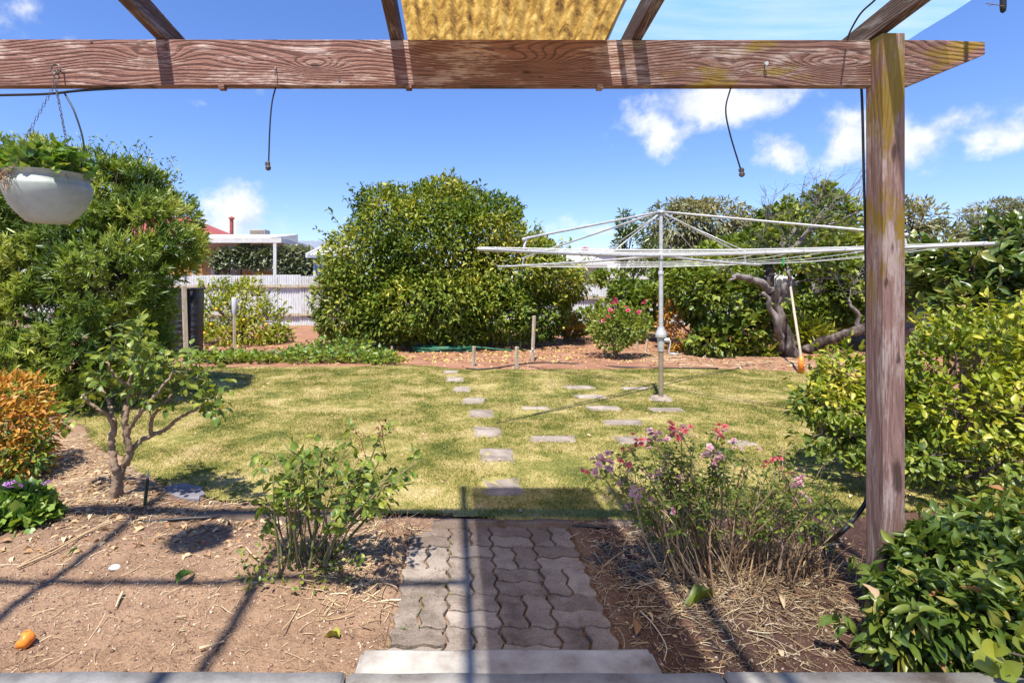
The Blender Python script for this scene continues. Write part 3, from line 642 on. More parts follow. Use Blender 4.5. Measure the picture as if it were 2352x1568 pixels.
# nails and hooks in the beam
c = A(635, 160, BY0); MB().tube([c, c + (0, -.012, .004), c + (0, -.016, -.004), c + (0, -.016, -.035)], .0022, 6).build('nail', MAT['steel'], pg, og)
c = A(1755, 150, BY0); hk = MB().tube([c + (0, .01, .0), c + (0, -.014, 0), c + (0, -.018, -.008), c + (0, -.012, -.02)], .003, 6); hk.tube([c + (0, -.012, 0), c + (0, -.02, 0)], .008, 10); hk.build('hook', MAT['white'], pg, og)

# corrugated fibreglass sheet
def fibreglass():
    m, t, out = newmat('gold_fibreglass'); c = t('TexCoord')
    n1 = t('TexNoise', {'Vector': t('Mapping', {0: c.outputs['Object'], 'Scale': (1.6, 1, 1)}), 'Scale': 13.0, 'Detail': 8.0, 'Roughness': .62})
    n2 = t('TexNoise', {'Vector': c.outputs['Object'], 'Scale': 75.0, 'Detail': 4.0, 'Roughness': .7})
    f = t.m('ADD', t.m('MULTIPLY', n1.outputs[0], .7), t.m('MULTIPLY', n2.outputs[0], .3))
    col = t.ramp(f, [(.36, (.06, .026, .004)), (.45, (.26, .135, .022)), (.53, (.44, .26, .05)), (.66, (.68, .49, .16))])
    d = t('BsdfPrincipled', {'Base Color': col, 'Roughness': .6}); tr = t('BsdfTranslucent', {'Color': col})
    b = t('Bump', {'Height': f, 'Strength': .8, 'Distance': .01}); t.l.new(b.outputs[0], d.inputs['Normal'])
    mx = t('MixShader', {0: .8, 1: d, 2: tr}); tp = t('BsdfTransparent', {'Color': (.85, .62, .28)}); m2 = t('MixShader', {0: .14, 1: mx, 2: tp}); t.l.new(m2.outputs[0], out.inputs[0]); return m
MAT['fibreglass'] = fibreglass()
nx, ny = 141, 60; xs = np.linspace(-.226, .604, nx); ys = np.linspace(-.9, 2.60, ny); X, Y = np.meshgrid(xs, ys)
Z = rafz(Y) + .022 + .014 * np.sin(X * 2 * math.pi / .069) + .002 * np.sin(Y * 3)
i, j = np.meshgrid(np.arange(ny - 1), np.arange(nx - 1), indexing='ij'); a = (i * nx + j).ravel()
V = np.stack([X.ravel(), Y.ravel(), Z.ravel()], 1); q = np.stack([a, a + 1, a + nx + 1, a + nx], 1); 
tag(link('roof_sheet', fast_mesh('roof_sheet', V, quads=q), mat=MAT['fibreglass'], smooth=True), 'stained golden corrugated fibreglass sheet lying between two rafters', 'roof sheet')
# shade cloth
def clothmat():
    m, t, out = newmat('mint_shade_cloth'); c = t('TexCoord'); s = t('SeparateXYZ', {0: c.outputs['Object']})
    n1 = t('TexNoise', {'Vector': t('Mapping', {0: c.outputs['Object'], 'Scale': (.8, 5, 1)}), 'Scale': 3.0, 'Detail': 5.0})
    weave = t.m('MULTIPLY', t.m('SINE', t.m('MULTIPLY', s.outputs[0], 1500.0)), t.m('SINE', t.m('MULTIPLY', s.outputs[1], 900.0)))
    col = t.ramp(n1.outputs[0], [(.3, (.30, .56, .50)), (.55, (.44, .64, .60)), (.75, (.56, .70, .68))])
    d = t('BsdfDiffuse', {'Color': col}); tr = t('BsdfTranslucent', {'Color': col}); mx = t('MixShader', {0: .85, 1: d, 2: tr})
    tp = t('BsdfTransparent'); f = t.m('ADD', .60, t.m('MULTIPLY', weave, .16))
    m2 = t('MixShader', {0: f, 1: mx, 2: tp}); t.l.new(m2.outputs[0], out.inputs[0]); return m
MAT['cloth'] = clothmat()
sc = thing('shade_cloth', (1.2, 2.25, rafz(2.25)), 'mint green shade cloth stretched over the pergola rafters', 'shade cloth'); og = np.array(sc.location)
nx, ny = 60, 50; X, Y = np.meshgrid(np.linspace(.655, 2.0, nx), np.linspace(-.9, 2.52, ny)); X = X + np.clip((X - 1.6) / .4, 0, 1) * (2.3 - Y) * .06
Z = rafz(Y) + .094 - .012 * np.abs(np.sin((X - .71) * math.pi / .99)) + .003 * np.sin(Y * 17 + X * 3)
i, j = np.meshgrid(np.arange(ny - 1), np.arange(nx - 1), indexing='ij'); a = (i * nx + j).ravel()
link('cloth', fast_mesh('cloth', np.stack([X.ravel(), Y.ravel(), Z.ravel()], 1) - og, quads=np.stack([a, a + 1, a + nx + 1, a + nx], 1)), sc, MAT['cloth'], True)
link('hem', fast_mesh('hem', np.array([(.632, -.9, rafz(-.9) + .094), (.657, -.9, rafz(-.9) + .096), (.657, 2.52, rafz(2.52) + .096), (.632, 2.52, rafz(2.52) + .094)]) - og, quads=[(0, 1, 2, 3)]), sc, MAT['white'])

# ------------------------------------------------------------------ tubes, drippers, hanging pot
def tube_thing(name, label, cat, pts, rad, mat, group=None, n=8, extra=None):
    P = spline(pts, n); root = np.array(P[0]); mb = MB().tube(P, rad, 8)
    if extra is None:
        o = mb.build(name, mat, None, root, smooth=True); o.location = root; return tag(o, label, cat, group)
    t = thing(name, tuple(root), label, cat, group); mb.build('tube', mat, t, root, smooth=True); extra(t, root); return t
def dripper(pos, mat):
    def f(t, root):
        m = MB(); m.lathe([(.003, .022), (.0085, .016), (.0085, 0), (.012, -.004), (.010, -.014), (.004, -.018)], 12, at=pos, close=True); m.box((-.013, -.003, .004), (-.006, .003, .016), at=pos); m.build('emitter', mat, t, root, smooth=True, angle=40)
    return f
tube_thing('dripper_tube', 'thin black drip tube hanging from the bare middle of the beam', 'tube', [A(633, 202, 2.225), A(625, 235, 2.225), A(620, 290, 2.22), A(617, 375, 2.22)], .0033, MAT['black'], 'drip tubes hanging off the beam', extra=dripper(A(616, 382, 2.22), MAT['steel']))
tube_thing('dripper_tube', 'thin curved drip tube hanging before the big cloud', 'tube', [A(1678, 203, 2.225), A(1667, 250, 2.22), A(1676, 305, 2.22), A(1702, 392, 2.22)], .0033, MAT['black'], 'drip tubes hanging off the beam', extra=dripper(A(1704, 397, 2.22), MAT['steel']))
tube_thing('pot_dripper_tube', 'thin black drip tube curving down into the hanging pot', 'tube', [A(148, 214, 2.20), A(172, 260, 2.18), A(192, 330, 2.17), A(186, 388, 2.16)], .0035, MAT['black'])
tube_thing('supply_pipe', 'black irrigation pipe running under the left end of the beam', 'pipe', [A(-160, 222, 2.22), A(0, 219, 2.22), A(110, 216, 2.22), A(205, 207, 2.22), A(400, 198, 2.258), A(700, 190, 2.26)], .0055, MAT['black'])
tube_thing('riser_pipe', 'thin black irrigation pipe climbing behind the pergola post', 'pipe', [A(1968, 140, 2.26), A(1979, 210, 2.25), A(1984, 400, 2.25), A(1988, 560, 2.25), A(1992, 900, 2.25), A(1999, 1105, 2.26), G(2004, 1420)], .005, MAT['black'])
tube_thing('cable', 'thin black cable looping over the shade cloth beside the post', 'cable', [A(1946, 92, 2.19), A(1955, 68, 2.10), A(1978, 30, 1.98), A(2012, -2, 1.88), A(2060, -60, 1.70)], .0035, MAT['black'])
tube_thing('polypipe', 'thick black irrigation pipe arching out of the bed beside the post', 'pipe', [G(1850, 1262), G(1885, 1252, .02), A(1925, 1228, 2.33), A(1962, 1190, 2.32), A(1990, 1150, 2.31), A(2004, 1100, 2.30)], .0095, MAT['black'])
tube_thing('bed_pipe', 'black drip pipe lying along the edge of the left garden bed', 'pipe', [G(280, 1206, .01), G(330, 1199, .015), G(400, 1192, .025), G(470, 1188, .02), G(520, 1186, .006)], .010, MAT['black'])
tube_thing('bed_pipe', 'black drip pipe lying along the bed edge beside the pink rose', 'pipe', [G(1300, 1207, .004), G(1350, 1208, .02), G(1410, 1213, .02), G(1480, 1216, .012)], .010, MAT['black'])
tube_thing('drip_line', 'thin dark drip line lying along the far soil bed below the stakes', 'pipe', [G(1070, 846, .015), G(1120, 847, .02), G(1250, 832, .02), G(1450, 843, .02), G(1650, 846, .02)], .012, MAT['black'])
# tube hanging at the upper right, from a roof edge beyond the pergola
hb = thing('hanging_pod', tuple(A(2304, 30, 2.0)), 'dark rounded rod end hanging beyond the shade cloth with a dry twig tied on', 'hanging rod'); og = np.array(hb.location)
m = MB(); c = A(2304, 30, 2.0); m.tube([c + (0, 0, .9), c + (0, 0, .02), c + (0, 0, .006), c], [.010, .010, .0085, .003], 12); m.build('rod', MAT['black'], hb, og, smooth=True)
m = MB(); m.tube(spline([c + (-.008, -.01, .02), c + (-.03, -.01, .024), c + (-.075, -.01, .03)], 5), .0015, 5); m.tube([c + (-.045, -.01, .026), c + (-.065, -.01, .02)], .001, 5); m.build('twig', MAT['drystem'], hb, og)

pc = A(112, 455, 2.13); PX, PYY = pc[0], pc[1]; zr = A(112, 402, 2.13)[2]; zb = A(112, 512, 2.13)[2]
hp = thing('hanging_pot', (PX, PYY, zb), 'round pale grey plastic pot hanging on chains from the beam', 'pot'); og = np.array(hp.location)
H = zr - zb; R0 = .150
KS = .875
prof = [(.0, 0), (.072, 0), (.085, .004), (.118, .035), (.145, .068), (.163, .105), (R0, .135), (.1695, .148), (.166, .150), (.163, .158), (.156, .174), (.150, H), (.143, H), (.138, H - .02), (.135, H - .05)]
prof = [((a if a == R0 else a * KS), b) for a, b in prof]
def potmat():
    m, t, out = newmat('grey_green_plastic'); c = t('TexCoord'); s = t('SeparateXYZ', {0: c.outputs['Object']})
    n = t('TexNoise', {'Vector': c.outputs['Object'], 'Scale': 9.0, 'Detail': 8.0, 'Roughness': .7})
    dirt = t.m('MULTIPLY', t.sstep(t.m('ADD', n.outputs[0], t.m('MULTIPLY', s.outputs[0], -1.6)), .68, .86), .8)
    col = t.mix(dirt, t.mix(t.sstep(n.outputs[0], .35, .65), (.29, .32, .28), (.39, .42, .375)), (.12, .10, .08))
    pbr(t, out, col, .5, n.outputs[0], .08, .003); return m
MB().lathe(prof, 48).build('bowl', potmat(), hp, None, smooth=True, angle=50)
MB().lathe([(.1345 * KS, H - .045), (.0, H - .04)], 32).build('potting_soil', MAT['soil'], hp, None)
c = A(112, 470, 2.13); hole = MB().lathe([(.018, 0), (.011, .003), (.011, -.01)], 14); 
ringtop = A(118, 160, 2.165)[2] - zb
def torus(mb, c, R, r_, rot, seg=14, s2=6, sq=1):
    th = np.linspace(0, 2 * math.pi, seg + 1); P = np.stack([np.cos(th) * R, np.zeros(seg + 1), np.sin(th) * R * sq], 1) @ np.array(Matrix.Rotation(rot, 3, 'Z')).T + c
    mb.tube(P, r_, s2, cap=False)
m = MB(); hx = np.array((A(115, 160, 2.13)[0] - PX, 0.02, ringtop)); torus(m, hx + (0, .01, 0), .019, .0028, 0, 20)
m.tube([hx + (0, .055, .0), hx + (0, .02, .0), hx + (0, .012, -.016)], .003, 6); torus(m, hx + (.003, .01, -.03), .011, .0025, 1.2); torus(m, hx + (.0, .01, -.05), .010, .0022, .3); m.build('hook_ring', MAT['steel'], hp, smooth=True)
for k, ang in enumerate((-2.6, -.3, 1.5)):
    m = MB(); a_ = hx + (0, .008, -.06); b_ = np.array((.129 * math.cos(ang), .129 * math.sin(ang), H - .004)); nl = 26
    for q_ in range(nl):
        c_ = a_ + (b_ - a_) * (q_ + .5) / nl; torus(m, c_, .0042, .0011, ang + (q_ % 2) * 1.57, 8, 4, 2.2)
    m.build('chain', MAT['steel'], hp)
# dead tendrils over the rim
r = RNG(77); L_ = []
for k in range(70):
    a_ = r.uniform(3.2, 4.6); s_ = np.array((.131 * math.cos(a_), .131 * math.sin(a_), H - .01)); 
    P = [s_]; dd = norm(np.array((math.cos(a_), math.sin(a_), .2)) + r.normal(size=3) * .4)
    for q_ in range(7): dd = norm(dd + r.normal(size=3) * .5 + np.array((0, 0, -.25))); P.append(P[-1] + dd * .014)
    P = np.array(P); rr = np.linalg.norm(P[:, :2], axis=1); P[:, :2] *= np.maximum(1, (.152 / np.maximum(rr, 1e-6)))[:, None] ** (P[:, 2] < H - .03)[:, None]; L_.append(P)
V, Q, at_ = many_tubes(L_, np.full(70, .0011), 3); o = link('dead_tendrils', fast_mesh('dead_tendrils', V, quads=Q, attr=at_), hp, MAT['drystem']); o['kind'] = 'stuff'
r = RNG(78); hpl = thing('pot_plant', (PX, PYY, zb + H - .04), 'leafy green trailing plant growing in the hanging pot', 'plant'); og = np.array(hpl.location)
n = 420; ang = r.uniform(0, 6.283, n); rad = .135 * np.sqrt(r.random(n)); hgt = .01 + .15 * r.random(n) ** 1.3
p = og + np.stack([np.cos(ang) * rad * 1.05, np.sin(ang) * rad, .025 + hgt * (1.1 - rad / .24)], 1)
d = norm(np.stack([np.cos(ang), np.sin(ang), r.uniform(-.2, .8, n)], 1) + .6 * r.normal(size=(n, 3)))
put_leaves(hpl, p, d, norm(np.array((0, 0, 1.)) + .6 * r.normal(size=(n, 3))), r.uniform(.03, .055, n), .75, TV, LM['geranium'], 79, parts=200)
lines = [np.linspace(og + np.array((r.normal() * .05, r.normal() * .05, 0)), q_, 5) for q_ in p[::2]]
V, Q, at_ = many_tubes(np.array(lines) - og, np.full(len(lines), .0015), 4); o = link('stems', fast_mesh('stems', V, quads=Q, attr=at_), hpl, MAT['greencane']); o['kind'] = 'stuff'

# ------------------------------------------------------------------ rotary clothesline
HX, HY = 2.457, 6.517
ch = thing('rotary_clothesline', (HX, HY, 0), 'galvanised rotary clothesline with four arms standing in the lawn', 'clothesline')
me = roughbox((-.14, -.11, -.03), (.14, .11, .045), 130, .012, .02, .04); link('footing', me, ch, MAT['stone'])
MB().lathe([(.029, .02), (.029, .62), (.033, .62), (.033, .63)], 16, close=True).build('lower_tube', MAT['brass'], ch, smooth=True, angle=40)
MB().lathe([(.036, .60), (.040, .66), (.047, .765), (.066, .775), (.068, .80), (.066, .815), (.052, .845), (.040, .885), (.040, .90)], 20, close=True).build('gear_housing', MAT['galv'], ch, smooth=True, angle=35)
cr = MB().tube([(.03, -.03, .74), (.085, -.05, .74)], .026, 12).build('crank_boss', MAT['galv'], ch, smooth=True, angle=40)
MB().tube(spline([(.09, -.05, .74), (.095, -.055, .70), (.075, -.06, .60), (.085, -.065, .575)], 5), .008, 8).tube([(.085, -.065, .578), (.19, -.085, .57)], .013, 10).build('crank_handle', MAT['galv'], ch, smooth=True)
MB().lathe([(.027, .89), (.0265, 1.535), (.033, 1.54), (.034, 1.575), (.030, 1.585)], 16, close=True).build('outer_mast', MAT['galv'], ch, smooth=True, angle=40)
MB().lathe([(.0225, 1.57), (.0225, 2.30)], 16, close=True).build('inner_mast', MAT['galv'], ch, smooth=True, angle=40)
MB().lathe([(.036, 1.735), (.036, 1.80)], 16, close=True).build('hub', MAT['galv'], ch, smooth=True, angle=40)
MB().lathe([(.0, 2.335), (.03, 2.33), (.038, 2.315), (.038, 2.295), (.024, 2.285)], 16).build('top_cap', MAT['galv'], ch, smooth=True)
arms = [np.array((1.851, -2.245, 1.742)), np.array((2.317, 1.919, 1.735)), np.array((-1.851, 2.245, 1.717)), np.array((-2.317, -1.919, 1.722))]
ctr = np.array((0, 0, 1.77)); top = np.array((0, 0, 2.312))
def arm(k, t): e = arms[k]; return ctr + (e - ctr) * t + np.array((0, 0, -.012 * math.sin(t * math.pi)))
for k in range(4):
    P = [arm(k, t) for t in np.linspace(.01, 1, 12)]
    ao = MB().tube(P, .0165, 10).build('arm', MAT['galv'], ch, smooth=True)
    for t in (.42, .54, .66, .79, .93): 
        q_ = arm(k, t); m = MB(); torus(m, q_ + (0, 0, .018), .009, .003, 0, 8, 4); m.build('line_eyelet', MAT['galv'], ao)
    dh = norm(arms[k][:2]); a_ = arm(k, .78); b_ = arm(k, .806)
    P = spline([top + (dh[0] * .03, dh[1] * .03, 0), top + (a_ - top) * .5 + (0, 0, .07), a_ + (0, 0, .135), a_ + (dh[0] * .05, dh[1] * .05, .105), b_ + (0, 0, .05), b_ + (0, 0, .012)], 6)
    MB().tube(P, .0125, 8).build('stay', MAT['galv'], ch, smooth=True)
    MB().tube([top + (dh[0] * .02, dh[1] * .02, -.02), arm(k, .36)], .0055, 6).build('brace_rod', MAT['galv'], ch, smooth=True)
for t in (.42, .54, .66, .79, .93, .985):
    m = MB()
    for k in range(4):
        a_, b_ = arm(k, t) + (0, 0, .018), arm((k + 1) % 4, t) + (0, 0, .018); P = np.linspace(a_, b_, 9); P[:, 2] -= .03 * np.sin(np.linspace(0, math.pi, 9)) * (.4 + t)
        m.tube(P, .003, 4, cap=False)
    m.build('line_wire', MAT['wire'], ch)
def peg(pt, col, label):
    mm = noisy('peg_' + col[0], [(.3, col[1]), (.7, col[1])], 5, .4); m = MB(); m.box((-.006, -.005, -.075), (.0, .005, .02)); m.box((.003, -.005, -.075), (.009, .005, .02)); m.tube([(-.007, 0, -.02), (.010, 0, -.02)], .006, 6)
    o = m.build('clothes_peg', mm); o.location = pt; tag(o, label, 'peg')
o_ = np.array((HX, HY, 0)); pk = lambda k, t, s: o_ + arm(k, t) * (1 - s) + arm((k + 1) % 4, t) * s + (0, 0, -.02)
peg(pk(0, .66, .45), ('green', (.05, .55, .08)), 'bright green peg clipped to a clothesline wire')
peg(pk(0, .93, .25), ('yellow', (.75, .60, .04)), 'yellow peg clipped to the outer clothesline wire')

# ------------------------------------------------------------------ stakes and small yard things
def stake(x, y0, y1, label, wpx=8, lean=(0, 0), name='garden_stake', mat='stake', extra=None, ridge=False):
    b = G(x, y1); h = CAMZ - (y0 - CY) * b[1] / F; wd = wpx * b[1] / F / 2; r = RNG(int(x + y0))
    t = np.array((lean[0] * b[1] / F, lean[1], h)); m = MB(); P = np.array([(0, 0, -.12), (0, 0, 0), t * .5 + r.normal(size=3) * .004, t * .985, t])
    m.tube(P, [wd * .8, wd, wd, wd, wd * .8], 4 if not ridge else 8)
    if extra is None:
        o = m.build(name, MAT[mat], None); o.location = b; return tag(o, label, 'stake', 'wooden stakes in the beds')
    rt = thing(name, tuple(b), label, 'stake', 'wooden stakes in the beds'); m.build('shaft', MAT[mat], rt); extra(rt, t, wd); return rt
stake(900, 795, 822, 'short thin stake beside the low green plants', 5)
stake(1086, 795, 843, 'short leaning wooden stake at the lawn edge beside the row of stepping stones', 8, (3, 0))
stake(1187, 796, 848, 'short reddish wooden stake at the lawn edge with string round it', 9)
def knot(rt, t, wd): m = MB(); torus(m, np.array((0, 0, t[2] * .22)), wd * 1.3, wd * .3, 0, 10, 5, .4); torus(m, np.array((0, 0, t[2] * .27)), wd * 1.3, wd * .3, 1.5, 10, 5, .4); m.build('twine', MAT['wire'], rt)
stake(1223, 725, 830, 'tall pale wooden stake with blue twine before the big citrus tree', 8, (4, 0), extra=knot)
stake(1463, 775, 807, 'short stub stake beside the pink rose, on the side of the clothesline mast', 7)
stake(1482, 779, 810, 'short slanting stub stake just left of the clothesline mast', 6, (5, 0))
stake(428, 655, 832, 'tall pale plank leaning before the black wrapped bin', 12, (-9, .05))
def bottle(rt, t, wd):
    s = .008 * 12 * 1.1; m = MB(); m.lathe([(.0, .16), (.052, .16), (.056, .15), (.055, -.02), (.048, -.12), (.040, -.17), (.022, -.24), (.022, -.27)], 14, at=t); m.build('upturned_bottle', MAT['plastic'], rt, smooth=True, angle=50)
stake(538, 700, 803, 'wooden stake capped with an upside-down plastic bottle', 7, extra=bottle)
# long-handled tool leaning in the tree
b = G(1840, 857); t_ = A(1815, 655, 10.2); rt = thing('garden_tool', tuple(b), 'long-handled garden tool with orange socket leaning towards the gnarled tree', 'garden tool')
MB().tube([(0, 0, .25), t_ - b], .022, 8).build('handle', MAT['stake'], rt, smooth=True); MB().tube([(0, 0, .02), (0, 0, .28)], [.05, .03], 8).build('socket', MAT['orange'], rt, smooth=True)
# black wrapped bin
b = G(424, 818); hh = CAMZ - (662 - CY) * b[1] / F; rw = 34 * b[1] / F
bn = thing('compost_bin', tuple(b), 'tall square bin wrapped in wrinkled black plastic', 'bin')
bm = bmesh.new(); bmesh.ops.create_cube(bm, size=1); bmesh.ops.bevel(bm, geom=[e for e in bm.edges if abs(e.verts[0].co.z - e.verts[1].co.z) > .5], offset=.16, segments=4, affect='EDGES')
bmesh.ops.subdivide_edges(bm, edges=[e for e in bm.edges if abs(e.verts[0].co.z - e.verts[1].co.z) > .5], cuts=60)
for v_ in bm.verts:
    z = v_.co.z; k = 1 - .06 * (.5 - z) ; wr = .02 * math.sin(z * 75 + 2 * math.sin(v_.co.x * 9)) * max(0, .35 - z) + .012 * math.sin(z * 31 + v_.co.x * 6)
    v_.co = Vector((v_.co.x * 2 * rw * k * (1 + wr), v_.co.y * 2 * rw * k * (1 + wr), (z + .5) * hh))
me = bpy.data.meshes.new('wrap'); bm.to_mesh(me); bm.free(); me.shade_smooth(); link('wrap', me, bn, MAT['tarp'])
m = MB(); th = np.linspace(0, 2 * math.pi, 40); sq = lambda a: np.sign(a) * np.abs(a) ** .35
m.tube(np.stack([sq(np.cos(th)) * rw * 1.0, sq(np.sin(th)) * rw * 1.0, np.full(40, hh - .01)], 1), .025, 6, cap=False); m.build('rim', MAT['tarp'], bn, smooth=True)
# coil of hose
c = G(1020, 806, .02); r = RNG(5); th = np.linspace(0, 2 * math.pi * 5, 160); P = np.stack([np.cos(th) * (.42 + .1 * np.sin(th * .37)) * 1.3, np.sin(th) * (.3 + .06 * np.sin(th * .61)), .02 + th * .003], 1)
P = np.vstack([P, P[-1] + np.array([(.3, -.05, -.03), (.7, .05, -.08), (1.0, -.02, -.1)])])
o = MB().tube(P, .018, 6).build('garden_hose', MAT['greenhose'], smooth=True); o.location = c; tag(o, 'green garden hose coiled on the soil under the citrus tree', 'hose')
# spike in the left bed
b = G(331, 1172); sp = thing('garden_spike', tuple(b), 'dark green garden spike leaning in the mulch beside the gnarled rose trunk', 'spike', )
tp_ = A(339, 1098, b[1] + .02) - b; m = MB(); m.tube([(0, 0, -.04), tp_ * .05, tp_ * .9, tp_], [.006, .011, .013, .010], 4); m.build('blade', noisy('spike_green', [(.3, (.012, .03, .02)), (.7, (.03, .06, .035))], 9, .4), sp)
MB().tube([tp_, tp_ * 1.08, tp_ * 1.12, tp_ * 1.25], [.009, .009, .004, .003], 10).build('nozzle', MAT['greypaint'], sp, smooth=True)
# slate lying in the grass edge
n = 14; r = RNG(9); th = np.arange(n) / n * 6.283; V = np.stack([np.cos(th) * .17 * (1 + .12 * r.normal(size=n)), np.sin(th) * .09 * (1 + .12 * r.normal(size=n)), np.zeros(n)], 1)
o = MB().prism(V[:, :2], 0, .022, axis=2).build('slate', noisy('dark_slate', [(.3, (.10, .09, .095)), (.7, (.22, .20, .21))], 9, .6, bscale=40), bevel=.004); o.location = G(425, 1133, .012); o.rotation_euler = (0, .03, -.5); tag(o, 'dark flat slate lying in the shade of the rose at the lawn edge', 'slate')

# ------------------------------------------------------------------ fences
def ironmat():
    m, t, out = newmat('galvanised_iron'); c = t('TexCoord'); oi = t('ObjectInfo')
    n = t('TexNoise', {'Vector': t('Mapping', {0: c.outputs['Object'], 'Scale': (2, 2, .6)}), 'Scale': 5.0, 'Detail': 8.0, 'Roughness': .65})
    f = t.m('ADD', n.outputs[0], t.m('MULTIPLY', t.m('SUBTRACT', oi.outputs['Random'], .5), .16))
    col = t.ramp(f, [(.30, (.40, .36, .32)), (.45, (.50, .515, .52)), (.7, (.64, .66, .675))])
    pbr(t, out, col, .5, n.outputs[0], .1, .003, .0, .4); return m
MAT['iron'] = ironmat()
def sheetmesh(wd, h, waves, amp=.014):
    nx = waves * 6 + 1; x = np.linspace(0, wd, nx); y = amp * np.sin(np.linspace(0, waves * 2 * math.pi, nx)); V = []
    for z in (0, h): V.append(np.stack([x, y, np.full(nx, z)], 1))
    a = np.arange(nx - 1); return fast_mesh('sheet', np.vstack(V), quads=np.stack([a, a + 1, a + nx + 1, a + nx], 1))
def iron_fence(label, x0, n, Y, h, rails, wd=.80, seed=1, z0=.04):
    t = thing('iron_fence', (x0, Y, 0), label, 'fence', 'corrugated iron back fence'); me = sheetmesh(wd + .03, h - z0, 10); me.materials.append(MAT['iron']); me.shade_smooth(); r = RNG(seed)
    for k in range(n):
        o = bpy.data.objects.new('sheet', me); COL.objects.link(o); o.parent = t; o.location = (k * wd, .016 * (k % 2), z0 + r.normal() * .012); o.rotation_euler.y = r.normal() * .003
    for z in rails:
        for k in range(0, n, 3):
            MB().box((k * wd, -.075, z - .04), (min(k + 3, n) * wd - .012, -.020, z + .04 + .004 * (k % 2))).build('rail', MAT['stake'], t)
    for k in range(0, n + 1, 3): MB().box((k * wd - .05, .05, -.2), (k * wd + .05, .14, h - .1)).build('fence_post', MAT['stake'], t)
    MB().box((0, -.03, -.05), (n * wd, .03, .06)).build('plinth_board', MAT['stake'], t)
iron_fence('tall corrugated iron fence with timber rails behind the small lemon bush', -15.2, 19, 18.3, 1.78, (1.40, .42), seed=1)
iron_fence('lower corrugated iron fence between citrus tree and pink climbing rose', 0.02, 15, 18.55, 1.44, (1.0,), seed=2)
pf = thing('paling_fence', (9.9, 7.0, 0), 'grey weathered timber paling fence behind the right-hand shrubs', 'fence'); r = RNG(4)
me = MB().box((-.009, -.05, 0), (.009, .05, 1.62)).build('paling', MAT['paling'], pf); pal = me.data; me.location = (0, 0, 0)
for k in range(1, 112):
    o = bpy.data.objects.new('paling', pal); COL.objects.link(o); o.parent = pf; o.location = (.012 * (k % 2) + r.normal() * .003, k * .104, r.normal() * .015); o.rotation_euler = (r.normal() * .006, 0, r.normal() * .03)
for z in (.4, 1.25): MB().box((-.07, -.05, z), (-.022, 11.6, z + .075)).build('rail', MAT['paling'], pf)
for k in range(5): MB().box((-.10, k * 2.6, -.1), (-.012, k * 2.6 + .1, 1.5)).build('fence_post', MAT['paling'], pf)

# ------------------------------------------------------------------ houses beyond the fence
h1 = thing('neighbour_house', (-9.5, 24.5, 0), 'yellow brick house with white flat patio roof beyond the iron fence', 'house'); og = np.array(h1.location)
def wbox(lo, hi, name, mat, par, org): return MB().box(lo, hi).build(name, MAT[mat], par, org)
YF, YB = 20.1, 24.4
xl, xr = A(330, 0, YF)[0], A(647, 0, YF)[0]; zt, zb_ = A(0, 548, YF)[2], A(0, 556, YF)[2]
roof = MB().prism([(YF + .06, zb_ + .02), (YB + 1.2, zb_ - .02), (YB + 1.2, zt - .03), (YF + .06, zt - .02)], xl, xr - .1, axis=0).build('patio_roof', MAT['greypaint'], h1, og)
MB().prism([(YF + .1, zt + .021), (YB, zt + .021), (YB, A(0, 541, YB)[2] + .05)], xl, A(604, 0, YF)[0], axis=0).build('upper_roof', MAT['white'], roof, og)
wbox((xl, YF - .05, zb_ - .03), (xr, YF + .05, zt + .02), 'fascia', 'white', h1, og)
wbox((xr - .09, YF + .052, zb_ - .03), (xr, YB, zt + .02), 'side_fascia', 'white', h1, og)
for x in (635, 452): c = A(x, 0, YF + .15)[0]; wbox((c - .06, YF - .04, 0), (c + .06, YF + .06, zb_ - .031), 'patio_post', 'white', h1, og)
xa, xb = A(330, 0, YB)[0], A(485, 0, YB)[0]
wbox((xa, YB, 0), (xb, YB + .2, zb_ - .05), 'wall', 'mortar', h1, og)
bw, bh = .40, .135; bme = MB().box((0, -.012, 0), (bw - .014, .02, bh - .014)).build('brick', MAT['brick'], h1, None); bme.location = np.array((xb - bw, YB, 1.4)) - og; bd = bme.data
for row in range(12):
    for k in range(9):
        x = xb - (k + 1) * bw - (row % 2) * bw / 2
        if (row == 0 and k == 0) or x < xa: continue
        o = bpy.data.objects.new('brick', bd); COL.objects.link(o); o.parent = h1; o.location = np.array((x, YB, 1.4 + row * bh)) - og
wbox((xb + .01, YB + .3, 0), (A(660, 0, YB)[0], YB + .5, zb_ - .05), 'back_wall', 'darkroom', h1, og)
wbox((xb - .005, YB - .03, 0), (xb + .16, YB + .28, zb_ - .06), 'door_jamb', 'white', h1, og)
for x in (548, 556): c = A(x, 0, YB)[0]; wbox((c - .05, YB + .1, 0), (c + .05, YB + .28, zb_ - .06), 'window_frame', 'stake', h1, og)
bl = thing('striped_blind', tuple(A(537, 620, YB - .3) * np.array((1, 1, 0)) + np.array((0, 0, 1.2))), 'narrow striped blind hanging in the neighbour patio', 'blind')
for k in range(14): MB().box((-.24 + k * .008, -.012, k * .075), (.2 + k * .008 - .1, .012, k * .075 + .045)).build('slat', MAT['white'] if k % 2 == 0 else MAT['greypaint'], bl)
wl = A(556, 0, YB - .6)[0]; wr_ = A(634, 0, YB - .6)[0]
wbox((wl, YB - .6, 0), (wr_, YB - .5, A(0, 613, YB - .6)[2]), 'low_wall', 'mortar', h1, og)
for row in range(5):
    for k in range(4):
        o = bpy.data.objects.new('brick', bd); COL.objects.link(o); o.parent = h1; o.location = np.array((wl + k * bw - (row % 2) * .12 + .12, YB - .6, 1.4 + row * bh + .1)) - og
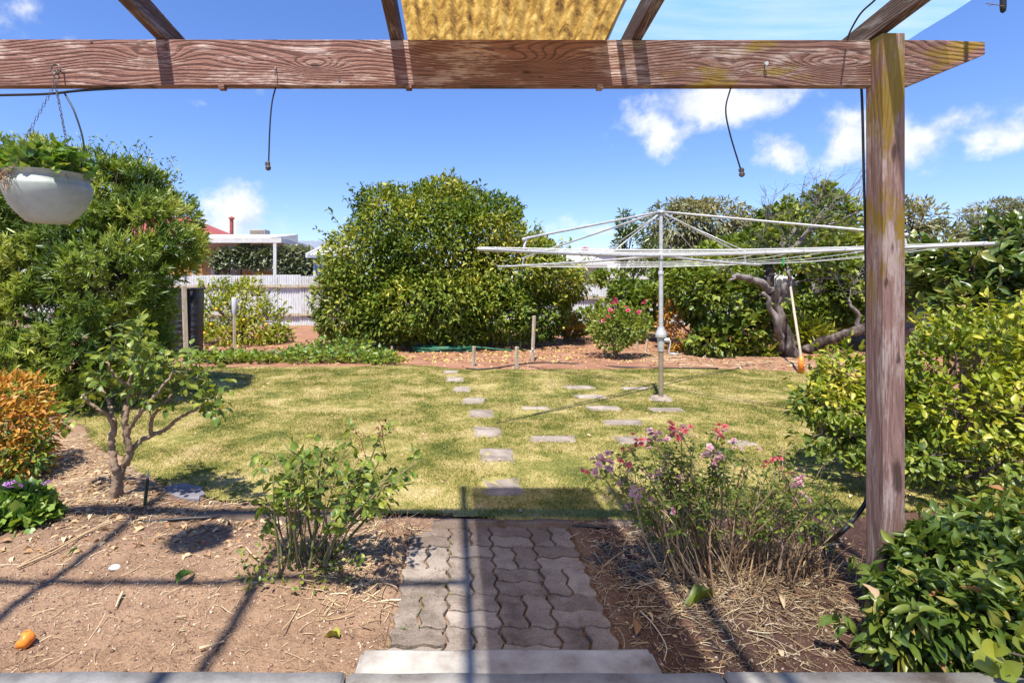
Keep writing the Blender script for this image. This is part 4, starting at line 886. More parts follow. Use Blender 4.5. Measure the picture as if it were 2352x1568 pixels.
wbox((wl - .1, YB - .75, A(0, 613, YB - .6)[2] + .01), (wr_ + .1, YB - .45, A(0, 608, YB - .6)[2]), 'gutter', 'white', h1, og)
c = A(420, 536, 27); top_ = A(440, 505, 30); e = A(497, 541, 27)
MB().add([(-18, 27, e[2]), (e[0], 27, e[2]), (e[0] - .2, 33, e[2]), (-18, 33, e[2]), (e[0] - 3.0, 30, e[2] + 1.35), (-18, 30, e[2] + 1.35)], [(0, 1, 4, 5), (1, 2, 4), (2, 3, 5, 4), (0, 3, 2, 1), (0, 5, 3)]).build('red_roof', MAT['terracotta_red'], h1, og)
c = A(532, 542, 25.0); m = MB(); m.tube([c + (0, 0, -.4), c + (0, 0, .80)], .085, 12); m.lathe([(.14, 0), (.14, .05), (.03, .12)], 12, at=c + (0, 0, .80), close=True); m.build('flue_pipe', MAT['terracotta_red'], h1, og, smooth=True, angle=40)
cl_, cr_ = A(573, 541, 25), A(608, 541, 25); wbox((cl_[0], 25, cl_[2] - .2), (cr_[0], 25.7, cl_[2] + .29), 'cooler_box', 'greypaint', h1, og)
for k in range(6): wbox((cl_[0] + .03, 24.97, cl_[2] - .0 + k * .045), (cr_[0] - .03, 24.999, cl_[2] + k * .045 + .022), 'cooler_louvre', 'stake', h1, og)
# tiled roof behind
h2 = thing('tiled_house', (A(690, 0, 33)[0], 34, 0), 'far house with grey-blue tiled roof between patio and shed', 'house'); og = np.array(h2.location)
a_, b_ = A(640, 582, 31), A(715, 582, 31); rz = A(0, 553, 34)[2]
mb = MB(); nrow = 10
for k in range(nrow):
    y0, y1 = 31 + 3 * k / nrow, 31 + 3 * (k + 1) / nrow; z0, z1 = a_[2] + (rz - a_[2]) * k / nrow + .05, a_[2] + (rz - a_[2]) * (k + 1) / nrow
    nn = 60; x = np.linspace(a_[0] - 1, b_[0] + 1.0 - max(0, k - 4) * .2, nn); wv = .03 * np.sin(x * 2 * math.pi / .3)
    mb.add(np.vstack([np.stack([x, np.full(nn, y0), z0 + wv], 1), np.stack([x, np.full(nn, y1), z1 + wv + .0], 1), np.stack([x, np.full(nn, y0), z0 + wv - .06], 1)]), [(i, i + 1, nn + i + 1, nn + i) for i in range(nn - 1)] + [(2 * nn + i, 2 * nn + i + 1, i + 1, i) for i in range(nn - 1)])
o = mb.build('roof_tiles', MAT['tile'], h2, og); o['kind'] = 'stuff'
wbox((a_[0] - .8, 31.3, 0), (b_[0] + .8, 34, a_[2]), 'wall', 'mortar', h2, og)
c = A(663, 553, 31.5); wbox((c[0] - .22, 31.4, c[2] - .35), (c[0] + .22, 31.6, c[2] - .08), 'solar_panel', 'darkroom', h2, og)
# shed
sh = thing('garden_shed', (A(760, 0, 20)[0], 20, 0), 'white metal shed with ribbed roof beside the citrus tree beyond the fence', 'shed'); og = np.array(sh.location)
xl, xr = A(722, 0, 19.4)[0], A(800, 0, 19.4)[0]; ze = A(0, 586, 19.4)[2]; zr_ = A(0, 563, 21)[2]
wbox((xl, 19.45, 0), (xr, 22, ze - .06), 'wall', 'greypaint', sh, og)
nx = 60; x = np.linspace(xl - .25, xr, nx); V = np.vstack([np.stack([x, np.full(nx, 19.3), ze + .025 * (np.arange(nx) % 4 < 1)], 1), np.stack([x + .25, np.full(nx, 21.2), zr_ + .025 * (np.arange(nx) % 4 < 1)], 1)]); a = np.arange(nx - 1)
link('roof', fast_mesh('roof', V - og, quads=np.stack([a, a + 1, a + nx + 1, a + nx], 1)), sh, MAT['white'])
MB().add([(xl - .29, 19.28, ze - .1), (xl - .20, 19.28, ze - .1), (xl + .05, 21.2, zr_ - .1), (xl - .04, 21.2, zr_ - .1), (xl - .29, 19.28, ze + .06), (xl - .20, 19.28, ze + .06), (xl + .05, 21.2, zr_ + .06), (xl - .04, 21.2, zr_ + .06)], [(0, 3, 2, 1), (4, 5, 6, 7), (0, 1, 5, 4), (1, 2, 6, 5), (2, 3, 7, 6), (3, 0, 4, 7)]).build('barge_board', MAT['white'], sh, og)
wbox((xl - .2, 19.2, ze - .11), (xr, 19.29, ze - .01), 'gutter', 'tile', sh, og)
wbox((xl - .04, 19.40, 0), (xl + .04, 19.449, ze - .12), 'corner_trim', 'white', sh, og)
# house right of the citrus
h3 = thing('metal_roof_house', (A(1370, 0, 26)[0], 26, 0), 'pale house with grey metal hip roof and capped chimney beyond the low fence', 'house'); og = np.array(h3.location)
xl, xr = A(1270, 0, 25)[0], A(1412, 0, 25)[0]; ze, zr_ = A(0, 605, 24.6)[2], A(0, 577, 28)[2]
wbox((xl + .3, 25, 0), (xr - .35, 29, ze - .03), 'wall', 'white', h3, og)
MB().add([(xl, 24.6, ze), (xr, 24.6, ze), (xr, 31, ze), (xl, 31, ze), (xl + 1.4, 27.6, zr_ + .05), (xr - 1.6, 27.6, zr_ + .05)], [(0, 1, 5, 4), (1, 2, 5), (2, 3, 4, 5), (3, 0, 4), (0, 3, 2, 1)]).build('roof', MAT['greypaint'], h3, og)
x = np.linspace(xl, xr, 90); V = np.vstack([np.stack([x, np.full(90, 24.57), ze + .03 * np.sin(x * 40)], 1), np.stack([x, np.full(90, 24.57), np.full(90, ze - .08)], 1)]); a = np.arange(89)
link('gutter', fast_mesh('gutter', V - og, quads=np.stack([a, a + 1, a + 91, a + 90], 1)), h3, MAT['white'])
c = A(1382, 630, 24.9); wbox((c[0] - .2, 24.93, c[2] - .5), (c[0] + .25, 24.995, c[2] + .35), 'window', 'darkroom', h3, og)
c = A(1345, 592, 26); cm_ = MB().box((c[0] - .13, 26, c[2] - .5), (c[0] + .13, 26.3, c[2] + .40)).build('chimney', MAT['greypaint'], h3, og); MB().add([(c[0] - .26, 25.9, c[2] + .42), (c[0] + .26, 25.9, c[2] + .42), (c[0] + .26, 26.4, c[2] + .42), (c[0] - .26, 26.4, c[2] + .42), (c[0], 26.15, c[2] + .56)], [(0, 3, 2, 1), (0, 1, 4), (1, 2, 4), (2, 3, 4), (3, 0, 4)]).build('chimney_cap', MAT['terracotta_red'], cm_, og)
h4 = thing('white_outbuilding', (A(1415, 0, 30)[0], 30, 0), 'long white roofed outbuilding behind the metal roofed house', 'house'); og = np.array(h4.location)
a_, b_ = A(1360, 575, 30), A(1560, 612, 30); MB().prism([(29.9, 0), (33, 0), (33, a_[2] + .15), (29.9, a_[2] - .1)], a_[0], b_[0], axis=0).build('wall', MAT['white'], h4, og); MB().box((a_[0] - .1, 29.7, a_[2] - .09), (b_[0], 29.89, a_[2] - .02)).build('gutter', MAT['white'], h4, og)

# ------------------------------------------------------------------ plants
def bl_(*a): return blob(*a)
# big bottlebrush-like shrub on the left
def tufted(name, label, base, blobs, ntuft, per, L, Wd, mat, seed, wood='stem', rad=.04, tw=9, spread=.9, gap=-.38, freq=3.4):
    r = RNG(seed); root = thing(name, tuple(base), label, 'shrub'); limbs(root, base, blobs, r, rad, MAT[wood], 'stems', tw)
    p, nn = shell(blobs, ntuft, r, .42, gap, freq, .74, lumpy=.22)
    B2 = [(*b[:3], b[3] * .78, b[4] * .78, b[5] * .78) for b in blobs]; p2, n2 = shell(B2, ntuft // 3, r, .3, None, freq, .6)
    p = np.vstack([p, p2]); nn = np.vstack([nn, n2]); N = len(p)
    ax = norm(nn + .55 * r.normal(size=(N, 3)) + np.array((0, 0, .55)))
    P = np.repeat(p, per, 0); AX = np.repeat(ax, per, 0); t = np.tile(np.linspace(0, 1, per), N)
    P = P + AX * (t * L * 1.1)[:, None]; out = norm(np.cross(AX, r.normal(size=P.shape)))
    d = norm(AX * (.35 + .9 * t)[:, None] + out * spread); nm = norm(AX - d * np.sum(AX * d, 1, keepdims=True) + .2 * r.normal(size=P.shape))
    cl = np.clip(.60 + .40 * vnoise(p, seed + 9, 7.0) + .25 * (r.random(N) - .5) + 0, .004, 1)
    tv = np.repeat(cl, per) * .84 + .2 * t * r.random(N * per)
    V, Fi = leaf_arrays(P - np.array(root.location), d, nm, L * r.uniform(.7, 1.2, N * per), Wd, TN)
    o = link('foliage', fast_mesh('foliage', V, tris=Fi, attr=np.repeat(tv, len(TN[0]))), root, mat); o['kind'] = 'stuff'; return root
Yb = 6.7
bb = [bl_(110, 545, Yb, 190, 165, 150), bl_(330, 520, Yb, 120, 125, 120), bl_(395, 570, Yb - .1, 66, 64, 80), bl_(240, 640, Yb - .5, 150, 140, 130), bl_(60, 720, Yb - .6, 190, 150, 120), bl_(290, 720, Yb - .3, 95, 100, 95),
      bl_(180, 810, Yb - .7, 150, 105, 100), bl_(320, 800, Yb - .3, 66, 66, 66), bl_(20, 860, Yb - .9, 130, 90, 90), bl_(290, 450, Yb + .2, 90, 75, 90), bl_(-120, 620, Yb, 170, 190, 150), bl_(60, 430, Yb + .3, 110, 95, 100), bl_(210, 430, Yb + .2, 90, 70, 90)]
bt = tufted('bottlebrush_shrub', 'big dense needle-leaved green shrub beyond the hanging pot', (-4.5, 6.6, 0), bb, 8200, 14, .082, .19, LM['bottlebrush'], 100)
# airy shoots above it
r = RNG(101); aw = thing('airy_shrub', (-4.9, 7.6, 0), 'thin open branches rising above the needle-leaved shrub', 'shrub'); og = np.array(aw.location); mb = MB(); pp, dd = [], []
for (x, y) in [(395, 372), (345, 345), (300, 338), (260, 350), (410, 400), (330, 380), (205, 330), (165, 325), (120, 335), (70, 320), (20, 325), (270, 395), (360, 410), (230, 372), (150, 350), (380, 420), (-20, 340), (90, 350), (250, 330), (300, 400), (320, 350)]:
    e = A(x, y, 7.4 + r.normal() * .2); s = A(x * .75 + 40, 560, 7.5); P = spline([s, (s + e) / 2 + np.array((-.08, 0, .1)), e], 8); mb.tube(P, np.linspace(.008, .0022, len(P)), 5)
    for q_ in P[len(P) // 2:]:
        for _ in range(7): pp.append(q_ + r.normal(size=3) * .07); dd.append(norm(r.normal(size=3) + (.3, 0, .5)))
mb.build('stems', MAT['stem'], aw, og); pp, dd = np.array(pp), np.array(dd); put_leaves(aw, pp, dd, r.normal(size=pp.shape) + (0, 0, .6), r.uniform(.05, .09, len(pp)), .3, T2, LM['bottlebrush'], 102)

# citrus tree
Yc = 12.6
cb = [bl_(1010, 560, Yc, 170, 130, 150), bl_(900, 520, Yc, 110, 90, 110), bl_(1090, 540, Yc, 120, 90, 110), bl_(850, 600, Yc, 115, 110, 110), bl_(1180, 620, Yc, 130, 110, 120), bl_(820, 690, Yc - .3, 105, 90, 100), bl_(1000, 690, Yc - .9, 150, 92, 110), bl_(1150, 700, Yc - .6, 120, 84, 100),
      bl_(1260, 640, Yc, 90, 65, 90), bl_(1240, 720, Yc - .3, 75, 66, 70), bl_(905, 720, Yc - .8, 100, 70, 80), bl_(1000, 470, Yc + .3, 105, 58, 90), bl_(1010, 440, Yc + .3, 62, 34, 60), bl_(870, 470, Yc + .3, 62, 48, 60), bl_(1130, 480, Yc + .3, 70, 40, 60), bl_(790, 730, Yc - .2, 66, 50, 60), bl_(1300, 655, Yc, 52, 40, 50), bl_(1060, 750, Yc - .9, 75, 42, 60), bl_(1230, 570, Yc + .2, 62, 38, 60)]
cb = [(x, y, z - .06, rx * .92, ry * .92, rz * .92) for x, y, z, rx, ry, rz in cb]
ct = bush('citrus_tree', 'big round citrus tree with yellow-edged leaves in the middle of the far bed', 'tree', G(1020, 800), cb, 30000, .125, .40, LM['citrus'], 110, T6, 'bark', .10, up=.55, rnd=.9, deep=.34, gap=-1.0, freq=2.6, tree=True, twigs=5, fill=.5, hang=.25, sprigs=300, slen=.34, lumpy=.2, core=[bl_(1010, 640, Yc, 230, 120, 150), bl_(830, 660, Yc, 90, 90, 80), bl_(1190, 650, Yc, 110, 80, 90)])
r = RNG(111); p, nn = shell(cb, 45, r, .05)
for q_ in p: o = MB().lathe([(0, -.035), (.025, -.025), (.035, 0), (.025, .027), (0, .035)], 8).build('green_fruit', LM['limefruit'], ct, smooth=True); o.location = q_ - np.array(ct.location)
# small lemon bush before the fence
lb = [bl_(560, 700, 13.1, 62, 48), bl_(510, 730, 13.0, 52, 50), bl_(600, 740, 12.9, 60, 45), bl_(560, 765, 12.7, 95, 30), bl_(480, 690, 13.1, 32, 32), bl_(570, 665, 13.1, 32, 28), bl_(640, 775, 12.9, 32, 20), bl_(505, 665, 13.1, 22, 26)]
lt = bush('lemon_bush', 'small spreading lemon bush with a few orange fruit before the iron fence', 'bush', G(555, 788), lb, 2600, .12, .38, LM['gold'], 120, T6, 'stem', .03, rnd=.9, deep=.5, gap=-.5, freq=3.5, fill=.35, sprigs=60, slen=.35)
for (x, y) in ((485, 745), (470, 765), (612, 745), (523, 790), (590, 772), (560, 735), (497, 710)):
    o = MB().lathe([(0, -.04), (.028, -.03), (.04, 0), (.028, .03), (0, .04)], 8).build('fruit', LM['fruit'], lt, smooth=True); o.location = A(x, y, 12.3) - np.array(lt.location)
# low leafy plants at the far lawn edge
def lowplant(x, y, s, seed, label, n=130, mat='ground', h=.22):
    r = RNG(seed); b = G(x, y); root = thing('low_plant', tuple(b), label, 'plant', 'low green plants along the far lawn edge')
    a_ = r.uniform(0, 6.283, n); rad = s * np.sqrt(r.random(n)); p = b + np.stack([np.cos(a_) * rad, np.sin(a_) * rad * .7, .02 + h * r.random(n) * (1.1 - rad / s * .6)], 1)
    d = norm(np.stack([np.cos(a_), np.sin(a_), r.uniform(0, 1.2, n)], 1) + .5 * r.normal(size=(n, 3))); put_leaves(root, p, d, norm(np.array((0, 0, 1.)) + .6 * r.normal(size=(n, 3))), r.uniform(.06, .11, n), .6, TV, LM[mat], seed)
    lines = np.array([np.linspace(b, q_, 3) for q_ in p[:40]]) - b; V, Q, at_ = many_tubes(lines, np.full(len(lines), .004), 3); o = link('stalks', fast_mesh('stalks', V, quads=Q, attr=at_), root, MAT['greencane']); o['kind'] = 'stuff'
LP = [(475, 833), (505, 829), (540, 834), (575, 830), (610, 834), (650, 830), (690, 835), (725, 828), (765, 833), (800, 826), (835, 834), (870, 829), (770, 806), (820, 812), (700, 816), (885, 836)]
for k, (x, y) in enumerate(LP): lowplant(x, y, .34 if k not in (12, 9) else .45, 140 + k, ('low leafy green plant in the strip between lawn and lemon bush' if k not in (7, 9, 12, 13) else 'taller feathery green plant at the citrus end of the low plant strip'), 150, h=.24 if k not in (7, 9, 12, 13) else .42)
# pink rose in the far bed
def flower_mesh(seed, mat, n=18, R=1.0):
    r = RNG(seed); P, D, Nn, L = [], [], [], []
    for k in range(n):
        a_ = k * 2.399; t = k / n; P.append((0, 0, .02 * (1 - t))); e = 1.25 * (1 - t) + .12
        D.append((math.cos(a_) * t ** .5, math.sin(a_) * t ** .5, e)); Nn.append((-math.cos(a_) * e, -math.sin(a_) * e, .9)); L.append(.65 + .4 * t)
    V, Fi = leaf_arrays(np.array(P), norm(np.array(D) + .12 * r.normal(size=(n, 3))), np.array(Nn), np.array(L) * R, .85, T6C)
    me = fast_mesh('flower', V, tris=Fi, attr=np.repeat(r.random(n) * .9, 8)); me.materials.append(mat); me.shade_smooth(); return me
FM = {k: [flower_mesh(i, LM[k]) for i in range(3)] for k in ('pink', 'coral', 'magenta', 'mauve')}
def flower(root, pos, s, kind, r, name='flower'):
    o = bpy.data.objects.new(name, FM[kind][int(r.integers(3))]); COL.objects.link(o); o.parent = root; o.location = np.array(pos) - np.array(root.location)
    o.scale = (s,) * 3; o.rotation_euler = (r.normal() * .45 + .3, r.normal() * .45, r.uniform(0, 6.28)); return o
fr = bush('rose_bush', 'rose bush with bright magenta flowers in the far soil bed', 'rose bush', G(1412, 824), [bl_(1415, 755, 10.2, 55, 40), bl_(1385, 745, 10.3, 40, 34), bl_(1455, 748, 10.3, 42, 38), bl_(1420, 720, 10.4, 45, 25), bl_(1410, 785, 10.1, 38, 22)], 2000, .07, .55, LM['rose'], 160, T6, 'stem', .022, rnd=.9, deep=.5, gap=-.5, freq=5, fill=.3, inner=.5)
r = RNG(161)
for (x, y) in ((1413, 687), (1407, 697), (1442, 713), (1437, 706), (1405, 718), (1397, 728), (1390, 735), (1402, 712), (1385, 738), (1483, 692), (1478, 697), (1468, 717), (1463, 720), (1415, 692)): flower(fr, A(x, y, 10.0), .055, 'magenta', r)
# vine-covered shrubs along the back right
def V_(name, label, base, blobs, n, L, mat, seed, **k): return bush(name, label, 'bush', base, blobs, n, L, k.pop('Wd', .7), LM[mat], seed, k.pop('tm', TV), 'stem', k.pop('rad', .03), **k)
V_('grape_vine', 'dense dark green leafy bush standing behind the clothesline mast', (5.6, 11.2, 0), [bl_(1660, 690, 11, 90, 80), bl_(1640, 780, 10.7, 70, 45), bl_(1600, 660, 11.4, 75, 70), bl_(1690, 620, 11.6, 70, 60), bl_(1700, 760, 10.8, 60, 60), bl_(1650, 600, 12, 60, 50), bl_(1560, 620, 12.5, 60, 50)], 4800, .13, 'vine', 170, deep=.4, gap=-.55, freq=2.5)
V_('low_shrub', 'loose green shrubs growing over the low iron fence', (4.2, 14.2, 0), [bl_(1400, 640, 15, 42, 20), bl_(1450, 680, 14, 50, 40), bl_(1490, 700, 13.5, 45, 50), bl_(1350, 735, 13.5, 45, 30), bl_(1440, 745, 13, 50, 30), bl_(1520, 650, 14, 45, 45), bl_(1310, 750, 13.5, 28, 25), bl_(1390, 700, 14.5, 22, 12)], 3600, .13, 'vine', 172, deep=.5, gap=-.35, freq=2.2)
V_('dry_shrub', 'dried orange-brown bush between two green bushes behind the mast', (5.2, 11.4, 0), [bl_(1540, 730, 11.5, 30, 40), bl_(1555, 780, 11.2, 35, 25), bl_(1530, 690, 12, 20, 22)], 900, .10, 'nandina', 174, deep=.7, gap=-.2, Wd=.35, tm=T2, fill=.2)
V_('dry_shrub', 'dried orange-brown bush at the right foot of the citrus tree', (2.6, 13.2, 0), [bl_(1302, 735, 13.2, 22, 30), bl_(1330, 760, 13, 30, 16)], 480, .10, 'nandina', 175, deep=.7, gap=-.2, Wd=.35, tm=T2, fill=.2)
V_('climbing_vine', 'leafy vine behind the gnarled trunk, between trunk and post', (8.0, 12.0, 0), [bl_(1900, 660, 11.8, 80, 75), bl_(1960, 700, 11.6, 70, 60), bl_(1850, 720, 11.8, 50, 55), bl_(1840, 600, 12.2, 60, 50), bl_(1930, 580, 12.2, 80, 50), bl_(1980, 640, 12, 70, 60), bl_(2060, 640, 12, 70, 70)], 5200, .14, 'vine', 176, deep=.5, gap=-.35, freq=2.3)
V_('strap_leaf_plant', 'yellowing strap-leaved plant at the foot of the gnarled trunk', (6.6, 10.9, 0), [bl_(1850, 760, 11.2, 45, 25), bl_(1760, 800, 10.6, 40, 14), bl_(1880, 775, 11.0, 40, 20)], 600, .28, 'gold', 178, Wd=.14, tm=TN, deep=.8, gap=None, fill=.2, up=.2)
# thin dark shrub, mango-like tree, sparse tree, right tree, gum
def tree(name, label, base, blobs, n, L, mat, seed, **k): return bush(name, label, 'tree', base, blobs, n, L, k.pop('Wd', .3), LM[mat], seed, k.pop('tm', T2), k.pop('wood', 'bark'), k.pop('rad', .09), tree=True, **k)
tree('slender_tree', 'slender dark tree with open top behind the clothesline arm', (5.2, 17.4, 0), [bl_(1450, 560, 17, 40, 38), bl_(1465, 600, 17, 48, 30), bl_(1440, 520, 17, 20, 28), bl_(1432, 498, 17, 7, 16), bl_(1500, 575, 17, 30, 30)], 1500, .17, 'camellia', 180, deep=.7, gap=-.2, fill=.15, rad=.05)
tree('broad_tree', 'broad grey-green drooping tree behind the clothesline mast', (8.4, 20.5, 0), [bl_(1560, 520, 20, 70, 55), bl_(1630, 510, 20, 80, 42), bl_(1690, 540, 20, 70, 45), bl_(1540, 570, 20, 60, 40), bl_(1640, 575, 20, 90, 40), bl_(1590, 490, 20, 55, 28)], 5200, .24, 'olive', 182, Wd=.28, deep=.4, gap=-.6, freq=1.6, hang=.7, fill=.5)
tree('green_tree', 'bright green leafy tree between mast and gnarled trunk, behind the bushes', (9.0, 15.5, 0), [bl_(1720, 580, 15, 75, 45), bl_(1660, 590, 15.5, 60, 40), bl_(1790, 540, 15, 60, 40), bl_(1770, 500, 15, 26, 24)], 3600, .15, 'vine', 184, Wd=.7, tm=TV, deep=.5, gap=-.4, freq=2, fill=.3)
tree('open_tree', 'open crowned tree with pale twigs rising beside the post', (9.6, 13.4, 0), [bl_(1880, 470, 13, 60, 40), bl_(1930, 490, 13, 65, 45), bl_(1840, 510, 13, 55, 40), bl_(1900, 540, 13, 90, 40), bl_(1895, 435, 13, 20, 16), bl_(1970, 455, 13, 24, 26), bl_(1810, 470, 13, 14, 26)], 2300, .13, 'vine', 186, Wd=.6, tm=TV, deep=.8, gap=-.1, freq=2.2, fill=.1, twigs=14, wood='deadwood', rad=.045)
tree('loquat_tree', 'olive green tree behind the post, right of its edge', (11.3, 14.4, 0), [bl_(2080, 520, 14, 60, 60), bl_(2120, 500, 14, 40, 36), bl_(2150, 560, 14, 60, 50), bl_(2070, 600, 14, 80, 60), bl_(2180, 610, 14, 70, 60), bl_(2200, 560, 14, 30, 25)], 3200, .17, 'olive', 188, Wd=.32, deep=.5, gap=-.4, freq=2, fill=.35)
r = RNG(190); gb = [bl_(2230 + dx, y, 38, rx, rz, rx) for dx, y, rx, rz in ((60, 470, 42, 9), (110, 480, 40, 10), (20, 490, 36, 9), (75, 500, 40, 9), (0, 510, 28, 8), (125, 505, 40, 11), (50, 520, 30, 9), (100, 530, 44, 12), (-20, 520, 18, 6), (30, 545, 34, 14), (150, 470, 30, 10), (150, 530, 40, 16), (75, 550, 50, 14))]
tree('gum_tree', 'distant pale gum tree with flat layered foliage', (39.0, 38.5, 0), gb, 4200, .34, 'gum', 190, Wd=.22, deep=.8, gap=-.3, freq=1.2, fill=.2, wood='deadwood', rad=.16, twigs=4)
# gnarled tree
gt = thing('gnarled_tree', tuple(G(1812, 822)), 'old gnarled tree with cut grey limbs and bare twigs', 'tree'); og = np.array(gt.location); r = RNG(200); Yg = og[1]
def limb(pts, r0, r1, mat, name, par=gt, seg=12, wob=.07):
    P = spline([A(x, y, Yg + dy) for x, y, dy in pts], 6); R = np.linspace(r0, r1, len(P)) * Yg / F * (1 + .03 * np.sin(np.arange(len(P)) * 1.1)); 
    P[1:-1] += np.stack([.03 * np.sin(np.arange(len(P) - 2) * .8 + r0), .02 * np.cos(np.arange(len(P) - 2) * .7), 0 * np.arange(len(P) - 2)], 1)
    return MB().tube(P, R, seg, wob=wob).build(name, MAT[mat], par, og, smooth=True)
limb([(1815, 828, 0), (1808, 795, 0), (1795, 755, .05), (1780, 715, .05), (1772, 680, .05), (1766, 655, 0)], 20, 13, 'bark', 'trunk')
limb([(1772, 668, 0), (1745, 650, -.1), (1722, 640, -.2), (1700, 636, -.25), (1690, 632, -.3)], 10, 5.5, 'deadwood', 'limb')
limb([(1692, 633, -.3), (1683, 640, -.3), (1676, 646, -.3)], 4, 1.5, 'deadwood', 'limb')
limb([(1768, 660, 0), (1765, 625, .1), (1778, 585, .2), (1770, 545, .2), (1762, 515, .3)], 11, 3, 'bark', 'limb')
limb([(1802, 790, .02), (1782, 740, -.12), (1768, 700, -.16), (1752, 672, -.2)], 9, 4, 'deadwood', 'limb')
limb([(1785, 700, 0), (1800, 665, -.1), (1812, 640, -.2), (1812, 615, -.2)], 6, 3, 'deadwood', 'limb')
limb([(1776, 600, .15), (1820, 570, 0), (1860, 530, -.1), (1920, 510, -.2)], 8, 2, 'deadwood', 'limb')
limb([(1780, 585, .2), (1830, 520, .3), (1870, 480, .3)], 6, 1.5, 'deadwood', 'limb')
limb([(1850, 808, .1), (1880, 790, .0), (1920, 775, -.2), (1975, 757, -.4), (2040, 730, -.5)], 12, 10, 'bark', 'fallen_limb')
limb([(1975, 757, -.4), (1965, 715, -.4), (1950, 690, -.4)], 5, 2.5, 'deadwood', 'limb')
starts = [((1690, 632), (-.6, 0, .5), .35), ((1762, 515), (.1, 0, 1), .7), ((1770, 545), (-.5, 0, .8), .6), ((1812, 615), (.5, 0, .8), .8), ((1812, 615), (-.2, 0, 1), .6), ((1920, 510), (.8, 0, .5), .8), ((1870, 480), (.5, 0, .8), .8), ((1860, 530), (.7, 0, .8), .9), ((1830, 520), (.2, 0, 1), .9),
          ((1820, 570), (.9, 0, .3), 1.0), ((1790, 600), (.8, 0, .7), 1.0), ((1778, 585), (-.4, 0, .9), .7), ((1950, 690), (-.2, 0, 1), .9), ((1950, 690), (.5, 0, .8), .7), ((1800, 665), (.9, 0, .5), 1.1), ((1880, 500), (.9, 0, .6), .9), ((1780, 640), (.8, -.3, .5), 1.1), ((1840, 545), (.7, -.2, .9), 1.1)]
lines, lr = [], []
def twig(s_, d_, ln, rad, lev):
    P = [s_]
    for q_ in range(6): d_ = norm(d_ + r.normal(size=3) * .16); P.append(P[-1] + d_ * ln / 6)
    lines.append(P); lr.append(rad)
    if lev:
        for _ in range(5):
            k = int(r.integers(1, 7)); twig(P[k], norm(d_ + r.normal(size=3) * .55), ln * r.uniform(.4, .75), rad * .55, lev - 1)
for (xy, d_, ln) in starts: twig(A(*xy, Yg + r.normal() * .15), norm(np.array(d_, float)), ln, .011, 2)
V, Q, at_ = many_tubes(np.array(lines) - og, np.linspace(1, .4, 7)[None] * np.array(lr)[:, None], 4); o = link('bare_twigs', fast_mesh('bare_twigs', V, quads=Q, attr=at_), gt, MAT['deadwood']); o['kind'] = 'stuff'
p, nn = shell([bl_(1790, 600, Yg, 60, 40), bl_(1760, 540, Yg, 30, 40), bl_(1850, 560, Yg, 40, 25), bl_(1900, 520, Yg, 60, 30), bl_(1880, 600, Yg + .4, 60, 30), bl_(1830, 490, Yg, 40, 25)], 900, r, .9, -.2, 3, .4); put_leaves(gt, p, norm(nn + r.normal(size=p.shape)), norm(r.normal(size=p.shape) + (0, 0, 1)), r.uniform(.07, .13, len(p)), .6, TV, LM['vine'], 201, name='crown')
# ivy at the neighbour's
V_('hanging_ivy', 'variegated ivy hanging across the neighbour patio opening', (-8.8, 20.36, 2.3), [bl_(520, 592, 20.36, 32, 22, 5), bl_(565, 588, 20.36, 36, 22, 5), bl_(610, 588, 20.36, 30, 22, 5), bl_(590, 600, 20.36, 40, 14, 5), bl_(508, 604, 20.36, 18, 14, 5)], 1300, .26, 'ivy', 210, deep=.8, gap=None, fill=.3, Wd=.8, rad=.02)
V_('ivy_hedge', 'pale variegated ivy hedge between patio post and shed', (-6.5, 20.4, 0), [bl_(665, 605, 20.4, 32, 34, 10), bl_(700, 608, 20.4, 30, 34, 10), bl_(680, 580, 20.4, 36, 10, 8), bl_(650, 620, 20.4, 16, 30, 8)], 1800, .2, 'ivy', 212, deep=.5, gap=None, fill=.4, Wd=.8, rad=.02)
# right side: golden shrub, camellia
gs = bush('golden_shrub', 'yellow-green broad-leaved shrub spreading on both sides of the post', 'shrub', G(2150, 1110), [bl_(2200, 870, 3.7, 130, 120, 110), bl_(2310, 830, 3.7, 120, 110, 110), bl_(2270, 950, 3.5, 150, 110, 100), bl_(2120, 930, 3.8, 110, 100, 90), bl_(1940, 870, 4.0, 60, 60, 60), bl_(1920, 930, 3.9, 70, 70, 60), bl_(1990, 960, 3.8, 80, 70, 60), bl_(2400, 900, 3.6, 130, 140, 100), bl_(2190, 770, 3.9, 60, 50, 50)], 4600, .062, .46, LM['gold'], 220, TR, 'stem', .022, up=.5, rnd=.8, deep=.4, gap=-.45, freq=6, fill=.35, parts=300, twigs=8, sprigs=220, slen=.16)
ls = bush('open_shrub', 'sparse twiggy green shrub below the golden leaves, left of the post foot', 'shrub', G(2060, 1120), [bl_(1880, 1000, 3.7, 65, 50, 60), bl_(1950, 1010, 3.6, 80, 55, 60), bl_(1860, 940, 3.9, 35, 50, 40), bl_(2150, 1060, 3.4, 110, 60, 70), bl_(2300, 1080, 3.3, 100, 60, 70), bl_(2010, 1060, 3.5, 60, 40, 50)], 1150, .06, .5, LM['vine'], 224, TR, 'bark', .02, deep=.8, gap=-.2, freq=6, fill=.2, parts=150, twigs=12, inner=.4)
